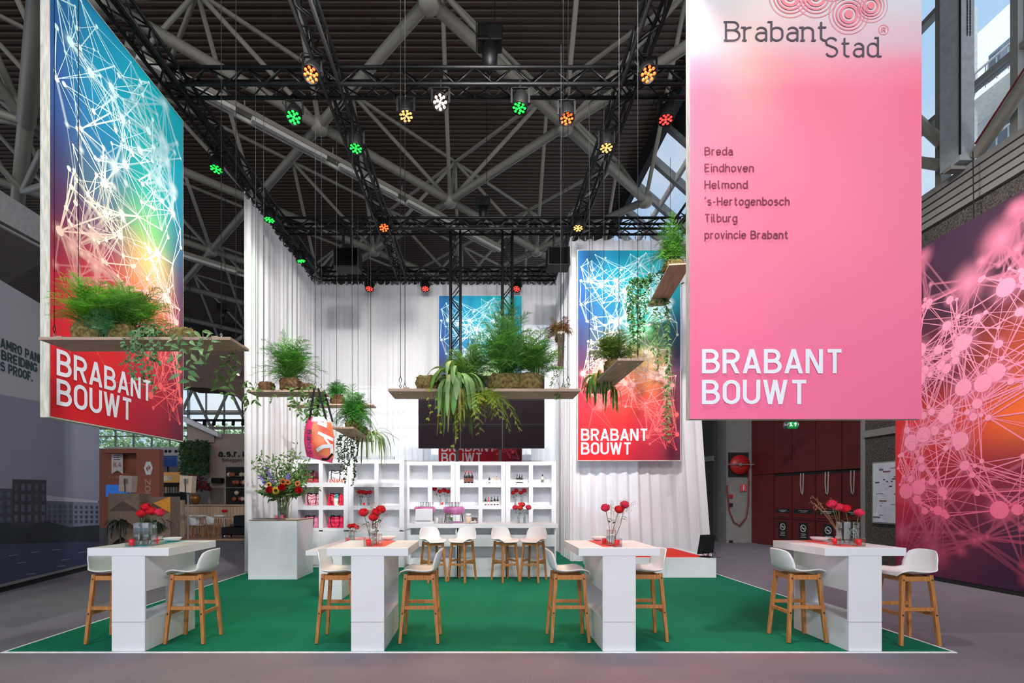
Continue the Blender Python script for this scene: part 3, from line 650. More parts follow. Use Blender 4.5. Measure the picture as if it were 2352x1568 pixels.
curtain('white see-through curtain across the back of the stand', -5.12, 14.46, 2.25, 14.46, 8.0, M_sheer2, 2, .024, .17)
curtain('short white side curtain right of the video wall', 2.24, 14.42, 2.24, 11.9, 8.03, M_sheer, 3, .045, .24)
curtain('white sheer curtain behind the right network banner', 2.2, 11.96, 5.25, 11.96, 8.0, M_sheer, 4, .035, .26, .45)
# ================================================================== printed banners
def bilerp(tab, rows, u, v):
    """tab: rows top to bottom; u 0..1 left to right, v 0..1 top to bottom"""
    k = 0
    while k < len(rows)-2 and v > rows[k+1]: k += 1
    f = max(0, min(1, (v-rows[k])/(rows[k+1]-rows[k]))); f = f*f*(3-2*f); n = len(tab[0])-1; x = u*n; i = min(int(x), n-1); g = x-i; g = g*g*(3-2*g)
    A_ = [lin(c) for c in tab[k]]; B_ = [lin(c) for c in tab[k+1]]
    return tuple((A_[i][c]*(1-g)+A_[i+1][c]*g)*(1-f)+(B_[i][c]*(1-g)+B_[i+1][c]*g)*f for c in range(3))+(1.0,)
NET_ROWS = [0, .15, .3, .42, .52, .62, .72, .85, 1]
NET = [[(34, 108, 166), (18, 138, 176), (0, 168, 182), (14, 160, 176)], [(38, 92, 156), (14, 148, 180), (8, 176, 180), (14, 148, 166)], [(44, 78, 138), (30, 120, 160), (30, 172, 158), (28, 118, 142)],
       [(58, 58, 104), (80, 120, 140), (120, 196, 120), (46, 88, 120)], [(84, 48, 84), (120, 80, 110), (238, 200, 118), (70, 58, 94)], [(140, 42, 68), (196, 62, 70), (252, 150, 86), (98, 52, 78)],
       [(196, 38, 56), (230, 58, 56), (234, 80, 68), (112, 44, 68)], [(216, 32, 42), (228, 38, 44), (196, 40, 60), (108, 38, 64)], [(206, 24, 34), (216, 28, 38), (172, 34, 54), (96, 34, 58)]]
M_print = attr_mat('printed_fabric', rough=.7); M_printa = attr_mat('printed_fabric_soft', alpha=True, rough=.7)
def base_print(w, h, tab, rows, parent, y=-.004):
    mb = MB(); nu, nv = 24, 48
    mb.grid(lambda a, b: (a*w, y, b*h), nu, nv); mb.c = [bilerp(tab, rows, a/nu, 1-b/nv) for a in range(nu+1) for b in range(nv+1)]
    return mb.build('printed_fabric', M_print, parent)
def network(w, h, seed, parent, nodes, colfn, lw=.008, reach=.5, y=-.006, keep=lambda x, z: True, big=1.0, dens=3, hubr=.05):
    rnd = random.Random(seed); pts = nodes(rnd); pts = [p for p in pts if keep(p[0], p[1])]
    mb = MB(); lay = [0]
    def yy(): lay[0] += 1; return y-lay[0]*.000004
    def line(a, b, t, ca, cb):
        d = Vector((b[0]-a[0], b[1]-a[1])); 
        if d.length < .01: return
        n_ = Vector((-d.y, d.x)).normalized()*t/2; yv = yy(); i = len(mb.v)
        mb.v += [(a[0]+n_.x, yv, a[1]+n_.y), (a[0]-n_.x, yv, a[1]-n_.y), (b[0]-n_.x, yv, b[1]-n_.y), (b[0]+n_.x, yv, b[1]+n_.y)]; mb.f.append((i, i+1, i+2, i+3)); mb.c += [ca, ca, cb, cb]
    def disc(c, r, col, edge=None, n=14):
        yv = yy(); i = len(mb.v); mb.v.append((c[0], yv, c[1])); mb.c.append(col); ec = edge or col
        for k in range(n): a = 2*PI*k/n; mb.v.append((min(w-.01, max(.01, c[0]+r*math.cos(a))), yv, min(h-.01, max(.01, c[1]+r*math.sin(a))))); mb.c.append(ec)
        for k in range(n): mb.f.append((i, i+1+k, i+1+(k+1) % n))
    def al(c, a): return tuple(c[:3])+(a,)
    for p in pts:     # soft halos and blurred strands first
        if p[2] > .045*big: c = colfn(p[0]/w, 1-p[1]/h); disc(p, p[2]*2.2, al(c, .5), al(c, 0.0), 18)
    for p in pts:
        c = colfn(p[0]/w, 1-p[1]/h); ds = sorted(pts, key=lambda q_: (q_[0]-p[0])**2+(q_[1]-p[1])**2)[1:]
        m_ = 0; hub = p[2] >= hubr
        for q_ in ds:
            dd = math.hypot(q_[0]-p[0], q_[1]-p[1])
            if dd > reach*(2.4 if hub else 2.0) or m_ >= (dens*4 if hub else 2): break
            if rnd.random() < (.3 if hub else .13):
                soft = p[3] or q_[3]; cq = colfn(q_[0]/w, 1-q_[1]/h); a_ = .3 if soft else .85
                line(p, q_, lw*rnd.choice((.6, .8, 1, 1.6))*(2.4 if soft else 1), al(c, a_), al(cq, a_)); m_ += 1
    for p in pts:
        c = colfn(p[0]/w, 1-p[1]/h)
        if p[3]: disc(p, p[2]*1.6, al(c, .8), al(c, 0.0), 16)
        else: disc(p, p[2]*1.35, al(c, .9), al(c, .0)); disc(p, p[2], al(c, 1.0))
    return mb.build('printed_network', M_printa, parent)
def mixc(stops, v):
    for k in range(len(stops)-1):
        if v <= stops[k+1][0]:
            f = (v-stops[k][0])/(stops[k+1][0]-stops[k][0]); a = lin(stops[k][1]); b = lin(stops[k+1][1]); return tuple(a[i]*(1-f)+b[i]*f for i in range(3))
    return lin(stops[-1][1])[:3]
NETC = [(0, (190, 244, 250)), (.3, (226, 250, 250)), (.45, (252, 250, 226)), (.56, (255, 226, 206)), (.66, (255, 176, 170)), (.78, (255, 112, 110)), (1, (255, 92, 100))]
def banner_nodes(w, h):
    def f(rnd):
        out = []
        while len(out) < 250:
            x = rnd.uniform(.02, .98); v = rnd.uniform(.01, .97)
            g = .75*math.exp(-((x-.45)/.4)**2)*math.exp(-((v-.42)/.34)**2)+.3+(.3 if (x > .5 and v > .5) else 0)
            if x < .62 and v > .76: g *= .12
            if rnd.random() > g: continue
            soft = (x > .72 and v < .3) or (x < .35 and v > .6) or rnd.random() < .06
            out.append((x*w, (1-v)*h, rnd.choice((.016, .02, .024, .03, .034, .055))*w/2.5*(1.25 if soft else 1), soft))
        return out
    return f
def banner(label, w, h, loc, rz, kind, depth=.1):
    t = thing('banner', label, 'banner', loc, rz)
    fw = .028
    for a in ((0, 0, w, fw), (0, h-fw, w, h), (0, fw, fw, h-fw), (w-fw, fw, w, h-fw)): MB().box(a[0], 0, a[1], a[2], depth, a[3]).build('frame_member', M_frame, t)
    MB().box(fw, depth-.02, fw, w-fw, depth-.008, h-fw).build('back_cloth', M_whitetxt, t)
    for xx in (w*.15, w*.85): MB().tube([(xx, depth/2, h), (xx, depth/2, ZT+.1-loc[2])], .005, 6).build('hanging_wire', M_steel, t)
    def lift(o): o.location = (fw*.5, 0, fw*.5); o.scale = ((w-fw)/w, 1, (h-fw)/h); return o
    if kind == 'net':
        lift(base_print(w, h, NET, NET_ROWS, t)); lift(network(w, h, 11, t, banner_nodes(w, h), lambda u, v: mixc(NETC, v), lw=.011*w/2.5, reach=.26*w, hubr=.045))
        for s_, x1, v1 in (('BRABANT', .675, .905), ('BOUWT', .515, .97)):
            text_part(s_, lambda a, b: (a, -.012, b), .062*h*.93, M_whitetxt, t, x0=.035*w, y0=(1-v1)*h, width=(x1-.035)*w, t=.155)
    return t
BH = 5.34
banner('tall teal and red network banner turned sideways at the left', 2.5, BH, (-4.955, 5.54, 2.53), PI/2, 'net')
banner('network banner hanging on the right white curtain', 2.48, 5.06, (Xa(1326, 11.6), 11.6, Za(1058, 11.6)), 0, 'net')
banner('network banner on the back curtain half hidden by the video wall', 2.46, 5.07, (Xa(1007, 14.2), 14.2, Za(678, 14.2)-5.07), 0, 'net', .06)
# pink banner
PX0, PX1, PYb, PYY = 1584, 2116, 962, 5.41
pw = Xa(PX1, PYY)-Xa(PX0, PYY); ph_ = BH
pb = banner('tall pink banner with white headline and grey logo at right', pw, ph_, (Xa(PX0, PYY), PYY, Za(PYb, PYY)), 0, 'pink', .1)
PINK_ROWS = [0, .125, .2, .27, .32, .5, 1]
PINK = [[(216, 214, 218)]*5, [(218, 214, 220), (226, 216, 212), (220, 212, 216), (218, 212, 216), (216, 212, 216)], [(224, 192, 202), (238, 206, 202), (232, 192, 200), (230, 194, 204), (226, 190, 202)],
        [(252, 142, 166), (255, 168, 168), (252, 158, 172), (252, 150, 172), (252, 138, 164)], [(254, 124, 152), (255, 146, 154), (254, 132, 156), (254, 134, 160), (254, 124, 152)], [(252, 134, 160)]*5, [(250, 118, 160)]*5]
base_print(pw, ph_, PINK, PINK_ROWS, pb)
def pk(px, py): q_ = at(px, py, PYY); return q_.x-pb.location.x, q_.z-pb.location.z
def ptext(s, px, py, pxr, hpx, m, t=.14, **k):
    a, b = pk(px, py); a2, _ = pk(pxr, py); text_part(s, lambda x, z: (x, -.012, z), hpx*PYY/F, m, pb, x0=a, y0=b, width=a2-a, t=t, **k)
ptext('BRABANT', 1611, 858, 1931, 56, M_whitetxt, .15); ptext('BOUWT', 1611, 928.5, 1850, 56, M_whitetxt, .15)
for k, (s_, pr_) in enumerate((('Breda', 1681), ('Eindhoven', 1729), ('Helmond', 1715), ("'s-Hertogenbosch", 1811), ('Tilburg', 1691), ('provincie Brabant', 1808))):
    ptext(s_, 1617, 358+38.3*k, pr_, 19, M_plumtxt, .13)
ptext('Brabant', 1664, 96.5, 1897, 46, M_darktxt, .075, serif=.09, gap=.15); ptext('Stad', 1893, 133, 2015, 46, M_darktxt, .075, serif=.09, gap=.15)
M_lp = mat('logo_pink', (244, 138, 152), .7, 0, .01)
q = MB(); ly = [0]
for cx, cy, r0 in ((1814, -6, 48), (1873, -6, 48), (1910, -40, 44), (1948, 35, 45), (1999, 15, 38), (1840, -60, 44)):
    for rr, tt in ((.22, 0), (.42, .13), (.62, .075), (.8, .04), (1.0, .028)):
        ly[0] += 1; a, b = pk(cx, cy); r_ = r0*PYY/F; yv = -.012-.00003*ly[0]
        if tt == 0: q.prism(arc(a, b, r_*rr, r_*rr, 0, 342, 19), (0, -.0004, 0), (0, yv, 0))
        else: ribbon(q, arc(a, b, r_*rr, r_*rr, 0, 360, 40), r_*tt, lambda x, z: (x, yv, z))
a, b = pk(2028, 70); ribbon(q, arc(a, b, 11*PYY/F, 11*PYY/F, 0, 360, 24), .006, lambda x, z: (x, -.012, z)); q.build('logo_rings', M_lp, pb)
ptext('R', 2023.5, 64.5+11, 2032, 11, M_lp, .14)
# right mural
mu_x, mu_y = 8.75, 10.2; mw, mh = 3.6, 6.48
mu = thing('mural', 'huge dark red network mural along the right wall', 'mural', (mu_x, mu_y, .08), -PI/2)
MR = [0, .2, .4, .55, .7, .85, 1]
MU = [[(84, 50, 72), (70, 44, 66), (64, 42, 60), (60, 40, 62)], [(92, 48, 68), (66, 40, 58), (70, 40, 56), (90, 50, 66)], [(150, 44, 60), (110, 44, 54), (190, 80, 56), (244, 140, 70)],
      [(222, 50, 52), (214, 62, 54), (246, 110, 50), (255, 170, 70)], [(218, 46, 52), (160, 44, 60), (140, 44, 58), (200, 80, 60)], [(170, 40, 66), (110, 38, 62), (70, 36, 62), (80, 38, 62)], [(110, 34, 62), (80, 34, 60), (56, 32, 56), (48, 30, 54)]]
mm = MB().box(0, .0, 0, mw, .05, mh).build('panel', M_frame, mu); base_print(mw, mh, MU, MR, mu)
MC = [(0, (244, 140, 170)), (.3, (255, 160, 188)), (.6, (255, 152, 180)), (.8, (255, 116, 148)), (1, (150, 56, 90))]
def mural_nodes(rnd):
    out = []
    while len(out) < 210:
        x = rnd.uniform(.01, .98); v = rnd.uniform(.02, .97); soft = v > .82 or v < .16 or rnd.random() < .06
        if soft and rnd.random() < .5: continue
        out.append((x*mw, (1-v)*mh, rnd.choice((.035, .045, .06, .08, .1, .17))*(1.3 if soft else .9), soft))
    return out
network(mw, mh, 21, mu, mural_nodes, lambda u, v: mixc(MC, v), lw=.015, reach=.6, big=1.6, hubr=.09)
MB().box(0, .005, -.08, mw, .3, 0).build('plinth', M_dark, mu)
for xx in (1.6, 2.9): MB().tube([(xx, .02, mh), (xx, -.0, mh+1.2)], .008, 6).build('hanging_wire', M_steel, mu)
# printed wall of the neighbouring stand at far left
ga = ground(0, 1362); gb = ground(225, 1303); dl = (gb-ga).normalized()
sw = thing('neighbour_stand_wall', 'grey printed wall with a street scene at far left', 'stand wall', ga, math.atan2(dl.y, dl.x)); L_ = (gb-ga).length
def swx(px):
    k = (px-VX)/F; return (k*ga.y-ga.x)/(dl.x-k*dl.y)
def swz(px, py): s_ = swx(px); Y = ga.y+dl.y*s_; return H-(py-VY)*Y/F
MB().box(-3.5, .0, .12, L_, .12, 5.25).build('wall_panel', mat('lilac_grey_print', (186, 184, 192), .6, 0, .03, .6), sw); MB().box(-3.5, .03, 0, L_, .5, .12).build('plinth', M_dark, sw); MB().box(-3.5, -.01, .1, L_, .02, .15).build('edge_profile', M_greypaint, sw)
def swpoly(name, pts, rgb, y, var=.04):
    q = MB(); i = len(q.v); q.v = [(swx(a), y, swz(a, b)) for a, b in pts]; q.f = [tuple(range(len(pts)))]; return q.build(name, mat('street_print_%d_%d_%d' % rgb, rgb, .6, 0, var, 2), sw)
swpoly('printed_sky', [(-60, 895), (228, 945), (228, 1150), (-60, 1120)], (146, 145, 164), -.002, .03)
swpoly('printed_road', [(-60, 1245), (228, 1242), (228, 1292), (-60, 1362)], (58, 62, 92), -.003)
swpoly('printed_trees', [(-60, 1205), (20, 1200), (60, 1212), (100, 1195), (160, 1210), (228, 1205), (228, 1243), (-60, 1250)], (36, 42, 46), -.006, .3)
for k, (a, b, c, e, col) in enumerate(((-60, 28, 1120, 1210, (70, 68, 80)), (28, 106, 1100, 1212, (60, 54, 62)), (106, 168, 1150, 1212, (98, 98, 112)), (168, 228, 1152, 1212, (126, 130, 150)))):
    swpoly('printed_building', [(a, c), (b, c+2), (b, e), (a, e)], col, -.003-.0004*k)
    for i in range(5):
        for j in range(4):
            x0 = a+(b-a)*(i+.25)/5; x1 = a+(b-a)*(i+.75)/5; y0 = c+8+(e-c-16)*(j+.1)/4; y1 = c+8+(e-c-16)*(j+.75)/4
            swpoly('printed_window', [(x0, y0), (x1, y0), (x1, y1), (x0, y1)], (84, 88, 106) if col[0] < 90 else (66, 70, 84), -.006, .2)
for a, b in ((20, 1275), (70, 1268), (120, 1262), (40, 1292), (140, 1285), (60, 1318), (180, 1268), (130, 1300)): swpoly('printed_lane_mark', [(a, b), (a+20, b-2), (a+20, b-1), (a, b+1.5)], (150, 152, 170), -.005)
M_teal = mat('dark_teal_print', (22, 62, 64), .6)
for s_, p0, p1, yb in (('AMRO PAND', 0, 97, 797), ('BREIDING ME', 2, 112, 824), ('IS PROOF.', -4, 73, 851)):
    text_part(s_, lambda a, b: (a, -.006, b), .165, M_teal, sw, x0=swx(p0), y0=swz(0, yb), width=swx(p1)-swx(p0), t=.2)
# overhead canopy of that stand
cy = thing('stand_canopy', 'pale sloping canopy edge above the far left wall', 'canopy', (0, 0, 0)); 
a0 = at(-80, 385, 7.6); a1 = at(130, 520, 10.3); dz = Vector((0, 0, -.62))
q = MB(); q.prism([(0, 0), (1, 0), (1, 1), (0, 1)], (-.15, 0, 0), a0, a1-a0, dz); q.build('fascia', mat('canopy_white', (206, 204, 204), .6), cy)
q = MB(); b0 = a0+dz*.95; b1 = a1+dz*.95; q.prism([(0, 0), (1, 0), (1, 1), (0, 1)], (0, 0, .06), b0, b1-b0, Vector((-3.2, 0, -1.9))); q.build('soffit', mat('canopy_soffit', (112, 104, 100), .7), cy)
# ------------------------------------------------------------------ video wall
vw = thing('video_wall', 'switched-off black video wall of nine screens behind the centre shelf', 'video wall', (Xa(960.5, 11.62), 11.62, Za(1029.5, 11.62)))
cw = 290.5*11.62/F/3; rh = 167.5*11.62/F/3
M_scr = mat('black_screen', (22, 15, 19), .3, 0, .05, 2, spec=.04)
for i in range(3):
    for j in range(3):
        o = MB().box(i*cw+.004, 0, j*rh+.004, (i+1)*cw-.004, .08, (j+1)*rh-.004).build('screen', M_blackplastic, vw)
        MB().box(i*cw+.014, -.003, j*rh+.014, (i+1)*cw-.014, 0, (j+1)*rh-.014).build('display', M_scr, o)
MB().box(.006, .03, .006, 3*cw-.006, .07, 3*rh-.006).build('mount_plate', mat('bezel_grey', (90, 88, 92), .5), vw)
for xx in (1050, 1148): MB().box(Xa(xx-3, 11.7)-vw.location.x, .03, 2.46-vw.location.z, Xa(xx+4, 11.7)-vw.location.x, .08, 0).build('support_post', M_blackplastic, vw)
# ================================================================== bar tables
TZ = 1.085
def bar_table(label, X, Y0, Y1=None, ztop=TZ, wtop=.85, wped=.345, thick=.085, lower=.31, upper=.63, group='white square bar tables'):
    Y1 = Y1 or Y0+.885; D = Y1-Y0
    t = thing('bar_table', label, 'table', (X, Y0, 0), 0, group)
    MB().box(-wtop/2, -.005, ztop-thick, wtop/2, D+.005, ztop).build('table_top', M_white, t, bevel=.004)
    w2 = wped/2; zb = ztop-thick
    for y0, y1 in ((0, .025), (D-.025, D)):
        MB().box(-w2, y0, lower+.002, w2, y1, zb).build('end_panel', M_white, t, bevel=.002); MB().box(-w2, y0, 0.008, w2, y1, lower-.002).build('base_end_panel', M_white, t, bevel=.002)
    MB().box(-w2+.001, .025, upper, w2-.001, D-.025, zb).build('upper_box', M_white, t); MB().box(-w2+.001, .025, .008, w2-.001, D-.025, lower).build('plinth', M_white, t)
    MB().box(-w2, .025, lower+.001, w2, D-.025, lower+.022).build('foot_shelf', M_white, t)
    return t
TABX = (-3.677, -1.183, 1.44, 4.004)
for x, l in zip(TABX, ('white bar table at far left with a blue runner', 'white bar table left of centre with tall roses', 'white bar table right of centre before the red dais', 'white bar table at far right before the red doors')): bar_table(l, x, 5.036)
bar_table('lower long white table behind the left centre bar table', -2.36, 7.57, 10.3, .77, .78, .36, .075, .22, .45, 'white low table')
# ================================================================== stools
def cr(P_, t):
    n = len(P_)-1; x = t*n; i = min(int(x), n-1); f = x-i; g = lambda k: P_[max(0, min(n, k))]
    return tuple(.5*((2*g(i)[c])+(-g(i-1)[c]+g(i+1)[c])*f+(2*g(i-1)[c]-5*g(i)[c]+4*g(i+1)[c]-g(i+2)[c])*f*f+(-g(i-1)[c]+3*g(i)[c]-3*g(i+1)[c]+g(i+2)[c])*f**3) for c in range(len(P_[0])))
SP = [(.225, .757, .15), (.205, .782, .185), (.12, .79, .208), (.0, .778, .215), (-.10, .778, .218), (-.168, .806, .218), (-.203, .87, .212), (-.224, .95, .198), (-.243, 1.035, .168)]
def seat_fn(u, v):
    x, z, w_ = cr(SP, u); s_ = v*2-1; k = abs(s_)**2.4
    up = max(0, min(1, (u-.55)/.2)); y = s_*w_
    z += k*.04*(1-up)*min(1, u*4); x += k*.055*up; z -= (abs(s_)**4)*.035*max(0, (u-.85)/.15)
    return (x, y, z)
sm = MB().grid(seat_fn, 30, 16).mesh('seat_shell', True); sm.materials.append(M_whitep)
stool0 = thing('bar_stool', 'x', 'bar stool', (0, 0, 0), 0, 'white bar stools with oak legs')
so = part('seat_shell', sm, M_whitep, stool0); md = so.modifiers.new('solid', 'SOLIDIFY'); md.thickness = .01; md.offset = -1
LT = {(sx, sy): (Vector((.15*sx, .135*sy, .765)), Vector((.208*sx, .183*sy, .0125))) for sx in (-1, 1) for sy in (-1, 1)}
bolt = MB().lathe([(.001, .004), (.009, .004), (.009, -.004)], 10).mesh('bolt'); bolt.materials.append(mat('bolt_steel', (90, 80, 70), .4, .6))
for (sx, sy), (a, b) in LT.items():
    MB().bar(a, b, .04, .042, (0, 1, 0), .032, .032).build('leg', M_oak, stool0, bevel=.003)
def lp(k, z): a, b = LT[k]; return a.lerp(b, (a.z-z)/(a.z-b.z))
for (k0, k1, z, hh, nm) in (((-1, -1), (1, -1), .725, .05, 'apron'), ((-1, 1), (1, 1), .725, .05, 'apron'), ((-1, -1), (-1, 1), .72, .045, 'apron'), ((1, -1), (1, 1), .72, .045, 'apron'),
                        ((-1, -1), (1, -1), .40, .038, 'footrest'), ((-1, 1), (1, 1), .40, .038, 'footrest'), ((-1, -1), (-1, 1), .34, .038, 'footrest'), ((1, -1), (1, 1), .34, .038, 'footrest')):
    MB().bar(lp(k0, z), lp(k1, z), .024, hh).build(nm, M_oak, stool0, bevel=.002)
for (sx, sy) in LT:
    for z in (.715, .34): q_ = lp((sx, sy), z); part('bolt', bolt, None, stool0, (q_.x, q_.y+sy*.0205, q_.z), (PI/2, 0, 0))
first = [True]
def stool(label, x, y, rz):
    if first[0]: stool0.location = (x, y, 0); stool0.rotation_euler = (0, 0, rz); stool0['label'] = label; first[0] = False; return stool0
    return dup(stool0, (x, y, 0), rz, label)
for l, x, y, r_ in (('white bar stool left of the far left table', -4.10, 5.45, 0), ('white bar stool right of the far left table', -3.235, 5.45, PI), ('white bar stool left of the left centre table', -1.593, 5.475, 0), ('white bar stool right of the left centre table', -.68, 5.47, PI),
                    ('white bar stool left of the right centre table', .98, 5.49, 0), ('white bar stool right of the right centre table', 1.85, 5.53, PI), ('white bar stool left of the far right table', 3.59, 5.5, 0), ('rightmost white bar stool beside the mural', 4.73, 5.39, PI),
                    ('leftmost bar stool turned out from the bar', -.917, 9.2, R(-61.7)), ('second bar stool from the left at the bar', -.36, 9.23, R(-118.3)), ('third bar stool from the left at the bar', .46, 9.23, R(-61.7)), ('rightmost bar stool turned out from the bar', 1.0, 9.23, R(-118.3))): stool(l, x, y, r_)
# ================================================================== counter, bar, shelving, dais
ct = thing('reception_counter', 'white box counter at left carrying the big bouquet', 'counter', (-4.055, 9.4, 0))
MB().box(-.475, 0, .008, .475, .9, 1.145).build('body', M_white, ct, bevel=.003); MB().box(-.47, .01, 1.15, .475, .89, 1.166).build('wooden_top', mat('brown_wood_top', (150, 126, 108), .5, 0, .15, 6, stretch=(.6, 6, 6)), ct)
# bar counter
bc = thing('bar_counter', 'long white bar counter with four stools before it', 'bar', (0, 9.68, 0))
MB().box(-1.48, -.05, .99, 1.535, .62, 1.075).build('worktop', M_white, bc, bevel=.003)
xs = [-1.444, Xa(1051, 9.68), Xa(1163, 9.68), 1.5]
for k in range(3):
    a, b = xs[k]+(.012 if k else 0), xs[k+1]-(.012 if k < 2 else 0)
    for x0 in (a, b-.03): MB().box(x0, 0, .008, x0+.03, .55, .99).build('side_panel', M_white, bc)
    MB().box(a+.03, .3, .008, b-.03, .33, .99).build('back_panel', M_white, bc); MB().box(a+.03, .02, .617, b-.03, .3, .85).build('drawer_box', M_white, bc); MB().box(a+.03, .02, .008, b-.03, .3, .373).build('base_box', M_white, bc)
for k in (1, 2): MB().box(xs[k]-.012, .05, .01, xs[k]+.012, .5, .985).build('joint_strip', M_dark, bc)
UW = 1.266
def shelf_unit(label, x0, Y, uw, top, zs, grp):
    t = thing('cube_shelf', label, 'shelf', (x0, Y, 0), 0, grp); side = .115*uw/1.266; cwid = (uw-2*side-.1)/2; dp = .42
    vx = [(0, side), (side+cwid, side+cwid+.1), (uw-side, uw)]
    for a, b in vx: MB().box(a+.002, 0, .86, b-.002, dp, top).build('upright', M_white, t)
    for c in ((vx[0][1], vx[1][0]), (vx[1][1], vx[2][0])):
        hs = [(.82, zs[2][0])]+[(zs[2][1], zs[1][0]), (zs[1][1], zs[0][0]), (zs[0][1], top)]
        for a, b in hs: MB().box(c[0]-.002, .001, a, c[1]+.002, dp-.001, b).build('shelf_board', M_white, t)
        MB().box(c[0]-.02, dp-.03, .82, c[1]+.02, dp-.01, top-.02).build('back_board', M_white, t)
    MB().box(0, .01, .01, uw, dp, .82).build('base_body', M_white, t)
    for a, b in ((side-.03, uw/2-.004), (uw/2+.004, uw-side+.03)): MB().box(a, -.006, .07, b, .01, .8).build('door', M_white, t, bevel=.002)
    return t
YL, YR = 10.99, 11.48
rowsL = [(1.937, 2.37), (1.412, 1.838), (.897, 1.318)]
rowsR = [(Za(1109.3, YR), Za(1068, YR)), (Za(1160, YR), Za(1118.6, YR)), (Za(1211, YR), Za(1169, YR))]
shelf_unit('white cube shelf full of bags at left', Xa(672.8, YL), YL, UW, 2.46, rowsL, 'white cube shelves'); shelf_unit('white cube shelf right of the bag shelf', Xa(800.7, YL), YL, UW, 2.46, rowsL, 'white cube shelves')
UR = (Xa(1277.7, YR)-Xa(930, YR))/3
for k, l in enumerate(('left white cube shelf behind the bar', 'middle white cube shelf behind the bar', 'right white cube shelf behind the bar')): shelf_unit(l, Xa(930, YR)+UR*k, YR, UR-.004, 2.45, rowsR, 'white cube shelves')
tag(MB().box(Xa(694, 11.3), 11.3, 2.462, Xa(800, 11.3), 11.42, 2.56).build('cable_box', mat('grey_box', (150, 156, 164), .5)), 'flat grey box lying on top of the bag shelf', 'box')
tag(MB().box(Xa(806, 11.3), 11.3, 2.462, Xa(905, 11.3), 11.4, 2.56).build('cable_box', mat('grey_box', (150, 156, 164), .5)), 'flat grey box on the empty left shelf unit', 'box')
# dais with red carpet and monitor
da = thing('dais', 'low white dais with bright red carpet in front of the right curtain', 'dais', (0, 9.615, 0))
xd = [2.45, 3.05, Xa(1530, 9.615), 4.68]
for k in range(3): MB().box(xd[k]+.002, 0, .008, xd[k+1]-.002, .03, .405).build('front_panel', M_white, da, bevel=.002)
MB().box(4.65, .03, .008, 4.68, 2.0, .405).build('side_panel', M_white, da); MB().box(2.45, .03, .008, 4.65, 2.0, .4).build('deck', M_white, da)
MB().box(2.45, .12, .4, 4.48, 1.72, .412).build('red_carpet', mat('red_carpet', (236, 44, 30), .9, 0, .04, 30, .2, 200), da)
mo = thing('monitor', 'black monitor turned away on the corner of the white dais', 'monitor', at(1622, 1279, 9.72)); mo.location.z = .405; mo.rotation_euler = (0, 0, R(-25))
q = MB().prism([(-.17, .04), (.13, .09), (.17, .46), (-.11, .44)], (0, .035, 0)); q.build('screen_case', M_blackplastic, mo, bevel=.008); MB().bar((.03, .08, 0), (.05, .06, .28), .05, .03).build('neck', M_chrome, mo); MB().lathe([(.12, 0), (.12, .012), (.03, .02)], 16).build('foot', M_blackplastic, mo, True)
rn = random.Random(3)
for k in range(6):
    a = rn.uniform(-.1, .1); MB().tube([(a, -.03, .2+rn.uniform(-.05, .05)), (a+rn.uniform(-.1, .1), -.1, .1), (a+rn.uniform(-.1, .15), -.08, .01), (.2+rn.uniform(-.1, .1), -.05, .01)], .005, 5).build('cable', M_black, mo)
# ================================================================== glassware, candles, flowers
M_water = glass('water', (240, 246, 248), .05); M_redglass = mat('red_candle_glass', (214, 26, 34), .25, 0, .05, 6, emit=.25)
M_rose = attr_mat('rose_petal', rough=.55, translucent=.25, var=.06); M_stem = mat('green_stem', (86, 112, 52), .6, 0, .15, 20); M_leaf = mat('rose_leaf', (54, 96, 44), .5, 0, .2, 20, translucent=.3)
def rose_mesh(seed, col):
    rnd = random.Random(seed); mb = MB(); mb.c = []
    for layer, (n, r, h_, op) in enumerate(((3, .013, .072, .1), (4, .022, .07, .12), (5, .03, .06, .5), (6, .036, .046, .95))):
        for k in range(n):
            a0 = 2*PI*k/n+layer*.7+rnd.uniform(-.2, .2); wd = 1.25*2*PI/n
            def fn(u, v):
                a = a0+(u-.5)*wd; e = 1-(2*abs(u-.5))**3*.35; zz = v*h_*e; rr = r*(.3+.75*math.sin((v*.68+.02)*PI)**.8)+op*.012*max(0, v-.65)*2.2
                rr += .003*math.sin(u*9+layer*2+k)*v; return (rr*math.cos(a), rr*math.sin(a), zz-.018+.001*layer+.004*math.sin(u*7+k)*v)
            i = len(mb.v); mb.grid(fn, 4, 4); dk = .72+.1*layer  # shade put into the petal colour: inner layers and bases darker
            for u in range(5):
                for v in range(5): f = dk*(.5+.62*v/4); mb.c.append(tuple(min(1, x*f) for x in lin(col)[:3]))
    return mb.mesh('bloom', True)
ROSE = [rose_mesh(1, (232, 34, 48)), rose_mesh(2, (236, 60, 92)), rose_mesh(3, (240, 74, 60))]
for m_ in ROSE: m_.materials.append(M_rose)
def leaf_geo(mb, p, d, up, L, W, fold=.15, n=4, col=None):
    """pointed leaf from p along d"""
    p = Vector(p); d = Vector(d).normalized(); s_ = d.cross(Vector(up))
    if s_.length < 1e-3: s_ = d.cross(Vector((1, 0, 0)))
    s_.normalize(); nn = s_.cross(d); i = len(mb.v)
    for k in range(n+1):
        t = k/n; w_ = W*math.sin(PI*min(.98, .06+t*.94)**.8)/1.0; c = p+d*(L*t)+nn*(-.25*L*t*t)
        mb.v += [tuple(c-s_*w_/2+nn*fold*w_), tuple(c), tuple(c+s_*w_/2+nn*fold*w_)]
        if col: mb.c += [col]*3
    for k in range(n):
        a = i+3*k; mb.f += [(a, a+1, a+4, a+3), (a+1, a+2, a+5, a+4)]
